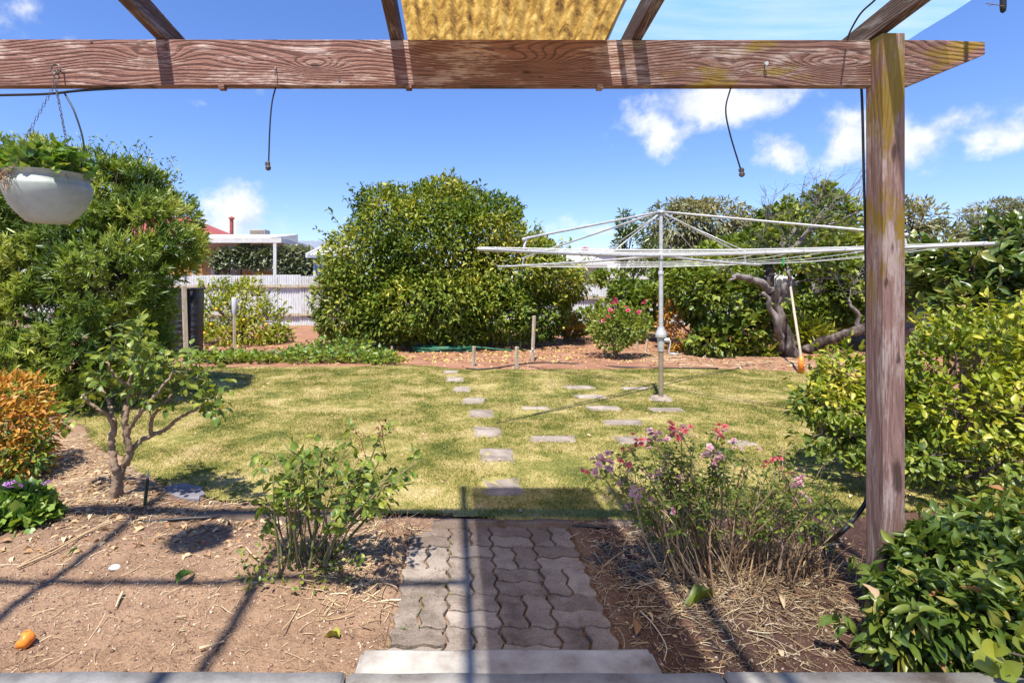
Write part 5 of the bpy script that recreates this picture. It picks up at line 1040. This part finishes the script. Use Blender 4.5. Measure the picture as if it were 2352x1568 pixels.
cs = bush('camellia_bush', 'large glossy dark-leaved bush above the golden shrub', 'bush', (5.2, 5.4, 0), [bl_(2310, 650, 5.2, 140, 90, 90), bl_(2230, 620, 5.4, 90, 60, 70), bl_(2340, 560, 5.3, 80, 55, 70), bl_(2240, 710, 5.0, 80, 55, 60), bl_(2400, 700, 5.0, 120, 110, 90), bl_(2180, 660, 5.6, 60, 45, 50), bl_(2330, 740, 4.9, 100, 60, 60), bl_(2130, 610, 5.8, 50, 40, 45)], 3000, .125, .46, LM['camellia'], 230, TR, 'stem', .035, up=.6, rnd=.7, deep=.45, gap=-.6, freq=4, fill=.4, parts=300, sprigs=50, slen=.25)
# glossy shrub in the near right corner
ns = bush('glossy_shrub', 'glossy green shrub crowding the verandah corner before the post', 'shrub', (2.05, 2.0, 0), [bl_(2200, 1330, 2.02, 130, 105, 90), bl_(2300, 1260, 2.15, 120, 90, 90), bl_(2110, 1410, 1.93, 95, 85, 80), bl_(2250, 1440, 1.85, 130, 100, 90), bl_(2370, 1370, 1.95, 120, 120, 90), bl_(2120, 1290, 2.06, 60, 60, 50), bl_(2340, 1190, 2.3, 70, 50, 50), bl_(2090, 1480, 1.9, 80, 50, 60)], 2600, .062, .44, LM['gardenia'], 240, TRC, 'greencane', .010, up=.6, rnd=.75, deep=.4, gap=-.85, freq=9, fill=.45, parts=300, twigs=6, sprigs=70, slen=.13)
r = RNG(241); lm_ = thing('lime_sprig', tuple(G(2340, 1545, .16) + np.array((.1, -.04, 0))), 'sprig of large yellow-green leaves leaning over the slab corner', 'plant'); og = np.array(lm_.location); mb = MB(); pp, dd, nn_ = [], [], []
for (x, y) in ((2290, 1490), (2350, 1460), (2310, 1530), (2380, 1500), (2260, 1520)):
    e = A(x, y, 1.58 + r.normal() * .04); s = og + (0, 0, .0); mb.tube(spline([s, (s + e) / 2 + (0, 0, .02), e], 6), np.linspace(.005, .002, 13), 6)
    for q_ in range(3): pp.append(e + r.normal(size=3) * .012); dd.append(norm(np.array((r.normal(), -.5, r.uniform(-.2, .8))))); nn_.append(norm(np.array((r.normal() * .4, -.9, .9))))
mb.build('stems', MAT['stem'], lm_, og); put_leaves(lm_, np.array(pp), np.array(dd), np.array(nn_), r.uniform(.06, .085, len(pp)), .75, TR, LM['lime'], 242, parts=15)
# dead curled leaves caught on it
for k, (x, y) in enumerate(((2010, 1375), (2255, 1370), (2290, 1290))):
    o = bpy.data.objects.new('dead_leaf', leaf_proto(TCURL, MAT['deadleaf'])); COL.objects.link(o); o.location = A(x, y, (1.86, 1.78, 1.9)[k]); o.scale = (.035, .055, .06); o.rotation_euler = (.9, .4 * k, k * 1.3)
    tag(o, ['curled brown leaf caught at the left edge of the glossy shrub', 'orange-brown dead leaf caught in the middle of the glossy shrub', 'pale dead leaf caught on top of the glossy shrub'][k], 'dead leaf')
# nandina and geranium at the left edge
nd = bush('nandina', 'dome of orange and yellow leaves below the needle-leaved shrub', 'shrub', G(-10, 1120), [bl_(20, 930, 4.0, 75, 70, 70), bl_(60, 990, 3.9, 58, 65, 60), bl_(-40, 1000, 3.8, 110, 95, 90), bl_(50, 1050, 3.8, 62, 50, 50)], 2100, .065, .36, LM['nandina'], 250, T6, 'stem', .008, deep=.35, gap=-.8, freq=6, fill=.1, parts=300, up=.4)
p, nn = shell([bl_(30, 1055, 3.78, 80, 50, 60), bl_(50, 1010, 3.86, 60, 45, 50), bl_(-20, 1060, 3.75, 90, 60, 60)], 700, RNG(251), .6); put_leaves(nd, p, norm(nn + .6 * RNG(252).normal(size=p.shape)), norm(nn + (0, 0, .8)), .06, .38, T6, LM['ground'], 253, name='lower_foliage')
gr = bush('geranium', 'low green geranium with mauve flowers at the bed edge', 'plant', G(20, 1255), [bl_(40, 1175, 3.15, 80, 55, 60), bl_(-20, 1200, 3.1, 110, 70, 70), bl_(80, 1200, 3.1, 45, 45, 45), bl_(20, 1235, 3.0, 70, 40, 40)], 620, .06, .95, LM['geranium'], 260, TV, 'greencane', .008, deep=.5, gap=None, fill=.3, parts=250, freq=7)
r = RNG(261)
for (x, y) in ((15, 1112), (30, 1108), (45, 1116), (110, 1108), (25, 1120), (100, 1112)): flower(gr, A(x, y, 3.0), .02, 'mauve', r)

# ------------------------------------------------------------------ roses near the verandah
def rose_leaves(lines, r, t0, step, Ll, per=5, droop=.3):
    """compound rose leaves spaced along the canes"""
    P, D, Nn, L, st = [], [], [], [], []
    for ln in lines:
        ln = np.asarray(ln); seg = np.linalg.norm(np.diff(ln, axis=0), axis=1); cum = np.concatenate([[0], np.cumsum(seg)]); tot = cum[-1]
        s = tot * t0 + r.random() * step
        while s < tot:
            c = np.array([np.interp(s, cum, ln[:, k]) for k in range(3)]); k = min(np.searchsorted(cum, s), len(ln) - 1); ax = norm(ln[k] - ln[k - 1])
            out = norm(np.cross(ax, r.normal(size=3)) + .5 * ax + np.array((0, 0, .15))); pl = Ll * r.uniform(1.0, 1.6); pt = norm(out + np.array((0, 0, -droop * .5)))
            side = norm(np.cross(out, (0, 0, 1.)) + .15 * r.normal(size=3)); up = norm(np.cross(side, out)); up = up if up[2] > 0 else -up
            st.append(np.stack([c, c + out * pl * .5, c + pt * pl]))
            for q in range(per):
                if q == per - 1: b, d = c + pt * pl, pt
                else: b = c + out * pl * (.45 + .5 * (q // 2) / max(1, per // 2)); d = norm(side * (1 if q % 2 else -1) + out * .45 + r.normal(size=3) * .15)
                P.append(b); D.append(norm(d + np.array((0, 0, -droop)))); Nn.append(norm(up + .35 * r.normal(size=3))); L.append(Ll * r.uniform(.75, 1.2))
            s += step * r.uniform(.7, 1.4)
    return np.array(P), np.array(D), np.array(Nn), np.array(L), np.array(st)
def cane(a, b, r, bend=.06, n=9):
    a, b = np.array(a, float), np.array(b, float); P = spline([a, a + (b - a) * (.35, .35, .45) + r.normal(size=3) * bend * .5, a + (b - a) * (.7, .7, .78) + r.normal(size=3) * bend, b], 4); 
    i = np.linspace(0, len(P) - 1, n); return np.stack([np.interp(i, np.arange(len(P)), P[:, k]) for k in range(3)], 1)
def side_shoots(lines, r, per, ln, n=6, up=.6):
    out = []
    for l in lines:
        for _ in range(per):
            k = int(r.integers(len(l) // 2, len(l) - 1)); d = norm(l[k + 1] - l[k] + r.normal(size=3) * .8 + np.array((0, 0, up))); e = l[k] + d * ln * r.uniform(.5, 1.3)
            out.append(cane(l[k], e, r, ln * .12, n))
    return out

# gnarled standard rose on the left
r = RNG(300); Yr = G(262, 1160)[1]; s1 = thing('standard_rose', tuple(G(264, 1160)), 'gnarled leafy rose on a thick bare trunk beside the nandina', 'rose bush'); og = np.array(s1.location); k_ = Yr / F
def wl(pts, r0, r1, name, seg=9):
    P = spline([A(x, y, Yr + dy) for x, y, dy in pts], 6); P[1:-1] += r.normal(size=P[1:-1].shape) * .0035; R = np.linspace(r0, r1, len(P)) * .82 * k_ * (1 + .10 * np.sin(np.arange(len(P)) * 2.1 + r0))
    MB().tube(P, R, seg, wob=.15).build(name, MAT['rosewood'], s1, og, smooth=True); return P
wl([(258, 1166, 0), (262, 1130, 0), (268, 1095, .0), (262, 1060, -.02), (255, 1020, -.02), (262, 975, -.03), (250, 945, -.02)], 13, 7, 'trunk')
wl([(275, 1160, .03), (276, 1110, .03), (282, 1075, .03), (300, 1040, .0), (290, 1005, -.02), (287, 960, -.03), (290, 925, .0)], 10, 8, 'trunk')
br = [wl([(262, 980, -.03), (248, 955, -.08), (228, 940, -.12), (205, 925, -.15), (190, 905, -.18)], 6, 3.5, 'branch'),
      wl([(290, 1045, 0), (320, 1015, .05), (350, 998, .1), (382, 985, .12), (410, 960, .1), (440, 945, .08), (468, 930, .1)], 8, 3, 'branch'),
      wl([(350, 998, .1), (346, 975, .05), (352, 955, 0), (372, 935, -.05), (395, 905, -.05)], 6, 3, 'branch'),
      wl([(288, 960, -.02), (296, 920, .0), (300, 880, .02), (305, 840, .02), (315, 800, .0)], 7, 3.5, 'branch'),
      wl([(288, 1000, 0), (310, 965, -.08), (330, 940, -.12), (350, 915, -.15), (375, 885, -.15), (400, 850, -.15)], 6, 3, 'branch'),
      wl([(258, 950, -.02), (252, 925, .05), (240, 905, .08), (232, 890, .1)], 5.5, 4, 'branch'),
      wl([(300, 890, 0), (275, 870, -.05), (255, 850, -.08), (245, 830, -.08)], 4, 2.5, 'branch'),
      wl([(290, 930, 0), (312, 910, .1), (335, 880, .15), (350, 850, .15)], 5, 3, 'branch')]
tips = [(322, 738), (312, 770), (335, 800), (290, 790), (260, 800), (245, 820), (330, 850), (365, 830), (400, 810), (430, 830), (470, 860), (500, 910), (480, 935), (440, 900), (410, 880), (380, 860), (350, 870), (300, 850), (270, 870), (215, 870), (345, 905), (420, 925), (460, 890), (310, 880), (285, 900), (160, 950), (135, 968), (390, 840), (440, 855), (360, 890), (405, 905), (250, 880), (375, 915), (330, 830), (478, 875), (295, 820), (420, 860)]
ends = np.array([b[-1] for b in br] + [b[len(b) // 2] for b in br]); tw = []
for (x, y) in tips:
    e = A(x, y, Yr + r.normal() * .13); c = ends[np.argmin(np.linalg.norm((ends - e) * (1, .3, 1), axis=1))]; tw.append(cane(c, e, r, .02))
tw += side_shoots(tw, r, 2, .11, 9)
V, Q, at_ = many_tubes(np.array(tw) - og, np.linspace(.0042, .0016, 9)[None] * np.ones((len(tw), 1)), 5); o = link('shoots', fast_mesh('shoots', V, quads=Q, attr=at_), s1, MAT['greencane'], True)
P, D, Nn, L, st = rose_leaves(tw, r, .22, .056, .056, 3, .2); put_leaves(s1, P, D, Nn, L, .72, TR, LM['rose'], 301, parts=300)
V, Q, at_ = many_tubes(st - og, np.full(len(st), .0011), 3); o = link('leaf_stalks', fast_mesh('leaf_stalks', V, quads=Q, attr=at_), s1, MAT['greencane']); o['kind'] = 'stuff'

# leafy rose left of the path
r = RNG(310); b0 = G(695, 1318); s2 = thing('rose_bush', tuple(b0), 'leafy rose bush without flowers at the left edge of the paved path', 'rose bush'); og = np.array(s2.location)
tips = [(600, 1145), (605, 1090), (630, 1060), (625, 1045), (660, 1030), (690, 1040), (720, 1020), (745, 1010), (770, 1040), (805, 1000), (800, 1030), (835, 1060), (850, 1045), (880, 975), (885, 1030), (900, 1080), (920, 1100), (945, 1110), (955, 1060), (880, 1110), (830, 1120), (780, 1110), (730, 1100), (680, 1100), (650, 1120), (590, 1160), (700, 1070), (760, 1070), (860, 1090), (640, 1090), (810, 1075), (670, 1065)]
cn = []
for i, (x, y) in enumerate(tips):
    e = A(x, y, b0[1] + r.normal() * .16); a_ = b0 + np.array(((x - 740) / 2600 + r.normal() * .05, r.normal() * .06, -.01)); cn.append(cane(a_, e, r, .03))
for i in range(0, len(cn)): pass
rad = np.linspace(.0075, .0022, 9)[None] * r.uniform(.5, 1.15, (len(cn), 1))
wood_i = np.arange(len(cn)) % 3 == 0
for nm, sel, mt in (('woody_cane', wood_i, 'rosewood'), ('green_cane', ~wood_i, 'greencane')):
    for i in np.where(sel)[0]:
        MB().tube(cn[i], rad[i], 6).build(nm, MAT[mt], s2, og, smooth=True)
sh_ = side_shoots(cn, r, 2, .10, 9); V, Q, at_ = many_tubes(np.array(sh_) - og, np.linspace(.0026, .0012, 9)[None] * np.ones((len(sh_), 1)), 4); o = link('shoots', fast_mesh('shoots', V, quads=Q, attr=at_), s2, MAT['greencane']); o['kind'] = 'stuff'
P, D, Nn, L, st = rose_leaves(cn + sh_, r, .55, .064, .040, 5, .3)
ok = (P[:, 2] > .05); put_leaves(s2, P[ok], D[ok], Nn[ok], L[ok], .66, TR, LM['rose'], 311, parts=300)
V, Q, at_ = many_tubes(st - og, np.full(len(st), .0009), 3); o = link('leaf_stalks', fast_mesh('leaf_stalks', V, quads=Q, attr=at_), s2, MAT['greencane']); o['kind'] = 'stuff'
rs = [cane(A(886, 1040, b0[1]), A(868, 962, b0[1] - .02), r, .01), cane(A(840, 1050, b0[1]), A(815, 992, b0[1]), r, .01)]; rs += side_shoots(rs, r, 2, .04, 9)
V, Q, at_ = many_tubes(np.array(rs) - og, np.linspace(.002, .0012, 9)[None] * np.ones((len(rs), 1)), 4); link('red_shoot', fast_mesh('red_shoot', V, quads=Q, attr=at_), s2, LM['redshoot'])
P, D, Nn, L, _ = rose_leaves(rs, r, .3, .03, .024, 3, .2); put_leaves(s2, P, D, Nn, L, .5, T6, LM['redshoot'], 312, name='red_foliage')
# short leafy growth at its foot
r = RNG(313); n = 260; a_ = r.uniform(0, 6.283, n); rr = .05 + .26 * np.sqrt(r.random(n)); p = b0 + np.stack([np.cos(a_) * rr, np.sin(a_) * rr * .7 - .04, .03 + .10 * r.random(n)], 1)
put_leaves(s2, p, norm(r.normal(size=(n, 3)) + (0, 0, .3)), norm(r.normal(size=(n, 3)) * .6 + (0, 0, 1)), r.uniform(.018, .035, n), .6, T6, LM['vine'], 314, name='lower_foliage')

# pink rose right of the path
r = RNG(320); b0 = G(1650, 1345); s3 = thing('rose_bush', tuple(b0), 'twiggy rose bush with faded pink and coral blooms right of the path', 'rose bush'); og = np.array(s3.location)
fl = [(1382, 1058, 'pink', 1.3), (1372, 1066, 'pink', 1.0), (1392, 1068, 'pink', 1.2), (1345, 1082, 'coral', .7), (1470, 1006, 'coral', 1.0), (1500, 1003, 'pink', 1.2), (1520, 998, 'pink', 1.1), (1545, 990, 'coral', 1.2), (1565, 992, 'pink', 1.1), (1556, 986, 'coral', .9), (1450, 1050, 'coral', 1.0),
      (1655, 988, 'coral', 1.0), (1648, 994, 'pink', .8), (1640, 1046, 'pink', 1.2), (1632, 1052, 'pink', 1.0), (1645, 1092, 'pink', 1.1), (1550, 1112, 'pink', 1.0), (1468, 1132, 'pink', 1.3), (1455, 1138, 'pink', 1.1), (1432, 1100, 'pink', 1.0), (1440, 1128, 'coral', .7), (1775, 1066, 'coral', 1.0), (1790, 1072, 'coral', .7), (1838, 1112, 'pink', 1.2), (1826, 1106, 'pink', .9), (1533, 1192, 'pink', 1.1), (1535, 1060, 'pink', .7), (1510, 1085, 'pink', 1.0), (1475, 1075, 'pink', .8), (1720, 1045, 'pink', .7), (1680, 1010, 'pink', .7), (1600, 1010, 'pink', .6), (1830, 1150, 'pink', .8), (1488, 1012, 'coral', .9)]
cn = []; fp = []
for (x, y, kd, sz) in fl:
    e = A(x, y, b0[1] - .05 + r.normal() * .10); a_ = b0 + np.array(((x - 1620) / 1500 + r.normal() * .06, r.normal() * .08, 0)); cn.append(cane(a_, e, r, .035)); fp.append((e, kd, sz))
for k in range(100):
    x, y = r.uniform(1400, 1940), r.uniform(1010, 1220); e = A(x, y, b0[1] + r.normal() * .16); a_ = b0 + np.array(((x - 1620) / 1300 + r.normal() * .10, r.normal() * .10, 0)); cn.append(cane(a_, e, r, .045))
for i, c in enumerate(cn[:46]): MB().tube(c, np.linspace(.0062, .0016, 9) * r.uniform(.55, 1.2), 5).build('cane', MAT[('rosewood', 'drystem', 'drystem')[i % 3]], s3, og, smooth=True)
V, Q, at_ = many_tubes(np.array(cn[46:]) - og, np.linspace(.0045, .0012, 9)[None] * r.uniform(.5, 1.1, (len(cn) - 46, 1)), 4); o = link('thin_canes', fast_mesh('thin_canes', V, quads=Q, attr=at_), s3, MAT['drystem']); o['kind'] = 'stuff'
sh_ = side_shoots(cn, r, 3, .085, 9); V, Q, at_ = many_tubes(np.array(sh_) - og, np.linspace(.0018, .0009, 9)[None] * np.ones((len(sh_), 1)), 4); o = link('shoots', fast_mesh('shoots', V, quads=Q, attr=at_), s3, MAT['greencane']); o['kind'] = 'stuff'
P, D, Nn, L, st = rose_leaves(cn + sh_, r, .52, .05, .025, 5, .3); ok = (r.random(len(P)) < .7) & (P[:, 2] > .12); put_leaves(s3, P[ok], D[ok], Nn[ok], L[ok], .5, T6, LM['rose'], 321, parts=0)
for (e, kd, sz) in fp:
    for q_ in range(6 if sz > .9 else 3): flower(s3, e + r.normal(size=3) * .022, .019 * sz * r.uniform(.8, 1.2), kd, r)
# tangle of dry stems round its foot
def dry_tangle(root, cx, cy, sx, sy, n, h, seed, name='dry_stems'):
    r = RNG(seed); og = np.array(root.location); L_ = []
    for k in range(n):
        s = np.array((cx + r.normal() * sx, cy + r.normal() * sy, .0)); d = norm(np.array((r.normal() * .8, r.normal() * .5, r.uniform(.15, 1.5)))); ln = h * r.uniform(.3, 1.1); P = [s]
        for q_ in range(6): d = norm(d + r.normal(size=3) * .25 + np.array((0, 0, -.06))); P.append(P[-1] + d * ln / 6)
        P = np.array(P); P[:, 2] = np.maximum(P[:, 2], .012); L_.append(P)
    V, Q, at_ = many_tubes(np.array(L_) - og, np.linspace(.0032, .001, 7)[None] * r.uniform(.4, 1.2, (n, 1)), 4); o = link(name, fast_mesh(name, V, quads=Q, attr=at_), root, MAT['drystem']); o['kind'] = 'stuff'
dry_tangle(s3, 1.25, 2.55, .18, .09, 300, .34, 330); dry_tangle(s3, 1.52, 2.58, .15, .1, 330, .34, 331, 'dry_stems')
dry_tangle(s2, -.75, 2.62, .10, .06, 60, .2, 332)

# ------------------------------------------------------------------ litter on the soil
def litter(name, label, n, region, seed, L=(.03, .12), rad=.0012, dens=None, z0=.006, mat='straw', curve=.4):
    r = RNG(seed); pts = []
    while len(pts) < n:
        m = n * 3; x, y = region(r, m); ok = ~inpoly(x, y, LAWN) & ~((x > -.29) & (x < .61) & (y < 3.05) & (y > 1.6)) & (y > 1.73)
        if dens is not None: ok &= r.random(m) < dens(x, y)
        pts += list(zip(x[ok], y[ok]))
    pts = np.array(pts[:n]); z = soilz(pts[:, 0], pts[:, 1]) + z0; ln = r.uniform(*L, n) * r.uniform(.5, 1.2, n); th = r.uniform(0, math.pi, n); tilt = r.normal(size=n) * .12
    c = np.stack([pts[:, 0], pts[:, 1], z], 1); d = np.stack([np.cos(th), np.sin(th), tilt], 1); sd = np.stack([-np.sin(th), np.cos(th), np.zeros(n)], 1)
    t = np.linspace(-.5, .5, 5); bend = r.normal(size=n) * curve * ln
    Ls = c[:, None] + d[:, None] * (t[None, :, None] * ln[:, None, None]) + sd[:, None] * ((t ** 2)[None, :, None] * bend[:, None, None])
    Ls[..., 2] = np.maximum(Ls[..., 2], soilz(Ls[..., 0].ravel(), Ls[..., 1].ravel()).reshape(Ls.shape[:2]) + .001)
    V, Q, _ = many_tubes(Ls, rad * r.uniform(.5, 1.7, n), 3); o = link(name, fast_mesh(name, V, quads=Q, attr=np.repeat(r.random(n), 15)), None, MAT[mat]); return tag(o, label, 'litter', kind='stuff')
mulch = lambda x, y: np.clip((y - 2.85) / .35, .05, 1) * np.clip((-x - .3) / .5, .1, 1)
litter('straw_litter', 'pale straw and stalks strewn over the left garden bed', 4200, lambda r, m: (r.uniform(-3.6, -.3, m), r.uniform(1.75, 5.2, m)), 400, dens=mulch)
litter('straw_litter', 'fine dry grass bits scattered over the bare soil left of the path', 1500, lambda r, m: (r.uniform(-2.3, -.28, m), r.uniform(1.75, 3.1, m)), 401, (.012, .05), .0009)
litter('straw_litter', 'dry straw and stalks around the foot of the pink rose', 3000, lambda r, m: (r.normal(1.25, .36, m), r.normal(2.45, .28, m)), 402, (.03, .14), .0013)
litter('straw_litter', 'dry bits scattered on the moist soil right of the path', 700, lambda r, m: (r.uniform(.62, 2.0, m), r.uniform(1.75, 3.1, m)), 403, (.015, .09), .001)
litter('straw_litter', 'dry stalks heaped beside the leafy rose and path edge', 420, lambda r, m: (r.normal(-.5, .14, m), r.normal(2.65, .22, m)), 404, (.04, .16), .0018, curve=.2)
litter('straw_litter', 'dry grass and twigs under the trees along the far lawn edge', 600, lambda r, m: (r.uniform(3.2, 7.5, m), r.uniform(8.6, 11.5, m)), 405, (.1, .4), .004)
def leaflitter(name, label, n, region, seed, L, mat, dens=None):
    r = RNG(seed); m = n * 6; x, y = region(r, m); ok = ~inpoly(x, y, LAWN) & ~((x > -.3) & (x < .62) & (y < 3.06)); x, y = x[ok][:n], y[ok][:n]; n = len(x)
    p = np.stack([x, y, soilz(x, y) + .006], 1); th = r.uniform(0, 6.283, n); d = np.stack([np.cos(th), np.sin(th), r.normal(size=n) * .15], 1)
    V, Fi = leaf_arrays(p, d, norm(np.array((0, 0, 1.)) + .45 * r.normal(size=(n, 3))), L * r.uniform(.5, 1.3, n), .5, T6C)
    o = link(name, fast_mesh(name, V, tris=Fi, attr=np.repeat(r.random(n), 8)), None, MAT[mat], True); tag(o, label, 'litter', kind='stuff')
leaflitter('leaf_litter', 'fallen yellow leaves covering the soil under the citrus tree', 1500, lambda r, m: (r.normal(-.1, 2.2, m), r.uniform(9.6, 13.6, m)), 410, .08, 'yellowleaf')
leaflitter('leaf_litter', 'brown dead leaves in the mulch of the left bed', 700, lambda r, m: (r.uniform(-3.6, -.4, m), r.uniform(2.7, 4.6, m)), 411, .05, 'deadleaf')
leaflitter('leaf_litter', 'brown dead leaves on the moist soil by the glossy shrub', 150, lambda r, m: (r.uniform(.65, 2.1, m), r.uniform(1.8, 2.9, m)), 412, .035, 'deadleaf')
leaflitter('leaf_litter', 'scattered dead leaves on the far red soil', 900, lambda r, m: (r.uniform(-5, 7, m), r.uniform(8.9, 12, m)), 413, .07, 'deadleaf')
# crumbs of soil and grit
r = RNG(420); n = 16000; x = r.uniform(-2.6, 2.1, n * 2); y = 1.74 + 1.6 * r.random(n * 2) ** 1.3; ok = ~inpoly(x, y, LAWN) & ~((x > -.29) & (x < .61)); x, y = x[ok][:n], y[ok][:n]; n = len(x)
s = .0016 + .0075 * r.random(n) ** 5; oc = np.array([(1, 0, 0), (-1, 0, 0), (0, 1, 0), (0, -1, 0), (0, 0, 1), (0, 0, -1)], float); of = np.array([(0, 2, 4), (2, 1, 4), (1, 3, 4), (3, 0, 4), (2, 0, 5), (1, 2, 5), (3, 1, 5), (0, 3, 5)])
V = np.stack([x, y, soilz(x, y) + .001], 1)[:, None] + oc[None] * s[:, None, None] * r.uniform(.6, 1.4, (n, 6, 1)); Fi = of[None] + (np.arange(n) * 6)[:, None, None]
o = link('soil_crumbs', fast_mesh('soil_crumbs', V.reshape(-1, 3), tris=Fi.reshape(-1, 3), attr=np.repeat(r.random(n) ** 1.6, 6)), None, MAT['chips']); tag(o, 'small soil crumbs and grit on the garden beds', 'soil', kind='stuff')
# moss and grit on the pavers
r = RNG(421); n = 1600; x = r.uniform(px0, px1, n); y = r.uniform(py0, py1, n); s = .0008 + .0022 * r.random(n) ** 3
V = np.stack([x, y, np.full(n, .0125)], 1)[:, None] + oc[None] * s[:, None, None]; Fi = of[None] + (np.arange(n) * 6)[:, None, None]
o = link('path_grit', fast_mesh('path_grit', V.reshape(-1, 3), tris=Fi.reshape(-1, 3), attr=np.repeat(.5 + .5 * r.random(n), 6)), None, MAT['chips']); tag(o, 'pale grit scattered over the paved path', 'grit', kind='stuff')
r = RNG(422); n = 900; ix = r.integers(0, 9, n) * cell; t_ = r.random(n); hv = r.random(n) < .5; x = np.where(hv, ix, t_ * .9); y = np.where(hv, t_ * 1.12, r.integers(0, 11, n) * cell); keep = vnoise(np.stack([x, y], 1), 44, 9) > .25; x, y = wp(x[keep], y[keep]); n = len(x)
p = np.stack([x + px0, y + py0, np.full(n, .004)], 1); V, Fi = leaf_arrays(p, norm(r.normal(size=(n, 3)) + (0, 0, 1.)), r.normal(size=(n, 3)), r.uniform(.006, .014, n), .4, T2); o = link('joint_moss', fast_mesh('joint_moss', V, tris=Fi, attr=np.repeat(r.random(n), 4)), None, LM['ground']); tag(o, 'tiny weeds and moss growing in the paver joints', 'moss', kind='stuff')

# single pieces one can pick out
def stalk(pts, label, rad=.004, mat='straw'):
    P = np.array([G(x, y, .0) for x, y in pts]); P[:, 2] = soilz(P[:, 0], P[:, 1]) + .016; P = spline(P, 5); o = MB().tube(P, np.linspace(rad, rad * .5, len(P)), 6).build('dry_stalk', MAT[mat], None, P[0], smooth=True); o.location = P[0]; tag(o, label, 'stalk', 'dry stalks lying on the beds')
stalk([(40, 1318), (120, 1280), (200, 1235), (285, 1200)], 'long pale stalk lying across the left bed towards the mulch', .006)
stalk([(50, 1310), (150, 1255), (240, 1215), (310, 1198)], 'thin pale stalk lying beside a longer one across the left bed', .004)
stalk([(565, 1265), (580, 1290), (600, 1312)], 'short pale curved stalk on bare soil left of the leafy rose', .005)
stalk([(282, 1372), (272, 1395), (266, 1410)], 'short flat stalk on bare soil in the middle of the left bed', .006)
stalk([(458, 1500), (490, 1490), (515, 1483)], 'short pale wood splinter on the soil near the slab', .006)
stalk([(1330, 1335), (1400, 1305), (1440, 1282)], 'long pale stalk lying across the moist soil right of the path', .005)
stalk([(960, 1080), (1000, 1072), (1040, 1064)], 'pale straw lying on the lawn behind the leafy rose', .004)
stalk([(1470, 1420), (1500, 1450), (1530, 1500), (1525, 1530)], 'thin dry stalk hanging over the dark soil beside the step', .003)
stalk([(915, 1190), (930, 1172), (940, 1155)], 'pale reed sticking up at the lawn edge by the path end', .005)
op = thing('orange_peel', tuple(G(55, 1485, .012)), 'bright orange peel shell lying on the bare soil', 'fruit peel')
bm = bmesh.new(); bmesh.ops.create_icosphere(bm, subdivisions=3, radius=.036); bmesh.ops.delete(bm, geom=[v_ for v_ in bm.verts if v_.co.x < -.006 + .010 * math.sin(v_.co.y * 190) and v_.co.z > -.024 + .012 * math.sin(v_.co.y * 120 + 1)], context='VERTS')
for v_ in bm.verts: v_.co *= 1 + .06 * math.sin(v_.co.x * 150 + v_.co.y * 90); v_.co.z = v_.co.z * .85 + .028
me = bpy.data.meshes.new('shell'); bm.to_mesh(me); bm.free(); me.shade_smooth(); o = link('shell', me, op, MAT['orange']); md = o.modifiers.new('s', 'SOLIDIFY'); md.thickness = .004
def fallen(x, y, L, label, mat, rz, name='fallen_leaf', pitch=.15):
    o = bpy.data.objects.new(name, leaf_proto(TCURL, mat)); COL.objects.link(o); c = G(x, y); c[2] = soilz(c[:1], c[1:2])[0] + .012; o.location = c; o.scale = (L * .45, L, L); o.rotation_euler = (pitch, .2, rz); tag(o, label, 'fallen leaf', 'leaves lying on the beds')
fallen(405, 1355, .10, 'upright bright green fallen leaf on bare soil of the left bed', LM['ground'], -.3, pitch=.5)
fallen(780, 1475, .075, 'lime green fallen leaf on soil beside the paved path', LM['lime'], 1.1)
fallen(1640, 1405, .15, 'large pale green leaf lying under the pink rose', LM['lime'], 1.7)
fallen(530, 1212, .06, 'tan dead leaf at the upper rim of the left bed', MAT['deadleaf'], .6)
fallen(330, 1215, .06, 'pale tan dead leaf below the black drip pipe', MAT['deadleaf'], 1.9)
fallen(465, 1258, .05, 'reddish curled leaf in the shaded hollow of the left bed', LM['coral'], .2)
fallen(180, 1272, .05, 'small green leaf beside the long pale stalk', LM['ground'], 2.2)
fallen(1460, 1470, .075, 'pale curled leaf standing in dark soil beside the step', MAT['deadleaf'], -.2, pitch=.7)
fallen(1800, 1410, .06, 'broad tan dead leaf between dry stems and glossy shrub', MAT['deadleaf'], 2.6, pitch=.4)
me = bpy.data.meshes.new('pebble'); bm = bmesh.new(); bmesh.ops.create_icosphere(bm, subdivisions=2, radius=.022)
for v_ in bm.verts: v_.co = Vector((v_.co.x * 1.3, v_.co.y, v_.co.z * .6)) * (1 + .12 * math.sin(v_.co.x * 120 + v_.co.z * 90))
bm.to_mesh(me); bm.free(); o = link('pebble', me, None, MAT['white']); o.location = G(262, 1303, .022); tag(o, 'white pebble on the bare soil of the left bed', 'pebble')
# leftover prunings hugging the ground at the path end
r = RNG(430); pr = thing('prunings', tuple(G(905, 1225)), 'small heap of dry root clumps and prunings at the path corner', 'prunings'); dry_tangle(pr, *G(905, 1225)[:2], .07, .05, 120, .12, 431); o = pr

# dead leaves and bits on the lawn
r = RNG(440); n = 260; x = r.uniform(-4, 5, n); y = 3.2 + 5.8 * r.random(n) ** 1.4; ok = onlawn(x, y); x, y = x[ok], y[ok]; n = len(x); th = r.uniform(0, 6.283, n)
V, Fi = leaf_arrays(np.stack([x, y, np.full(n, .022)], 1), np.stack([np.cos(th), np.sin(th), r.normal(size=n) * .2], 1), norm(np.array((0, 0, 1.)) + .5 * r.normal(size=(n, 3))), r.uniform(.018, .05, n), .5, T6C)
o = link('lawn_leaf_litter', fast_mesh('lawn_leaf_litter', V, tris=Fi, attr=np.repeat(r.random(n), 8)), None, MAT['deadleaf'], True); tag(o, 'scattered small dead leaves lying on the lawn', 'litter', kind='stuff')
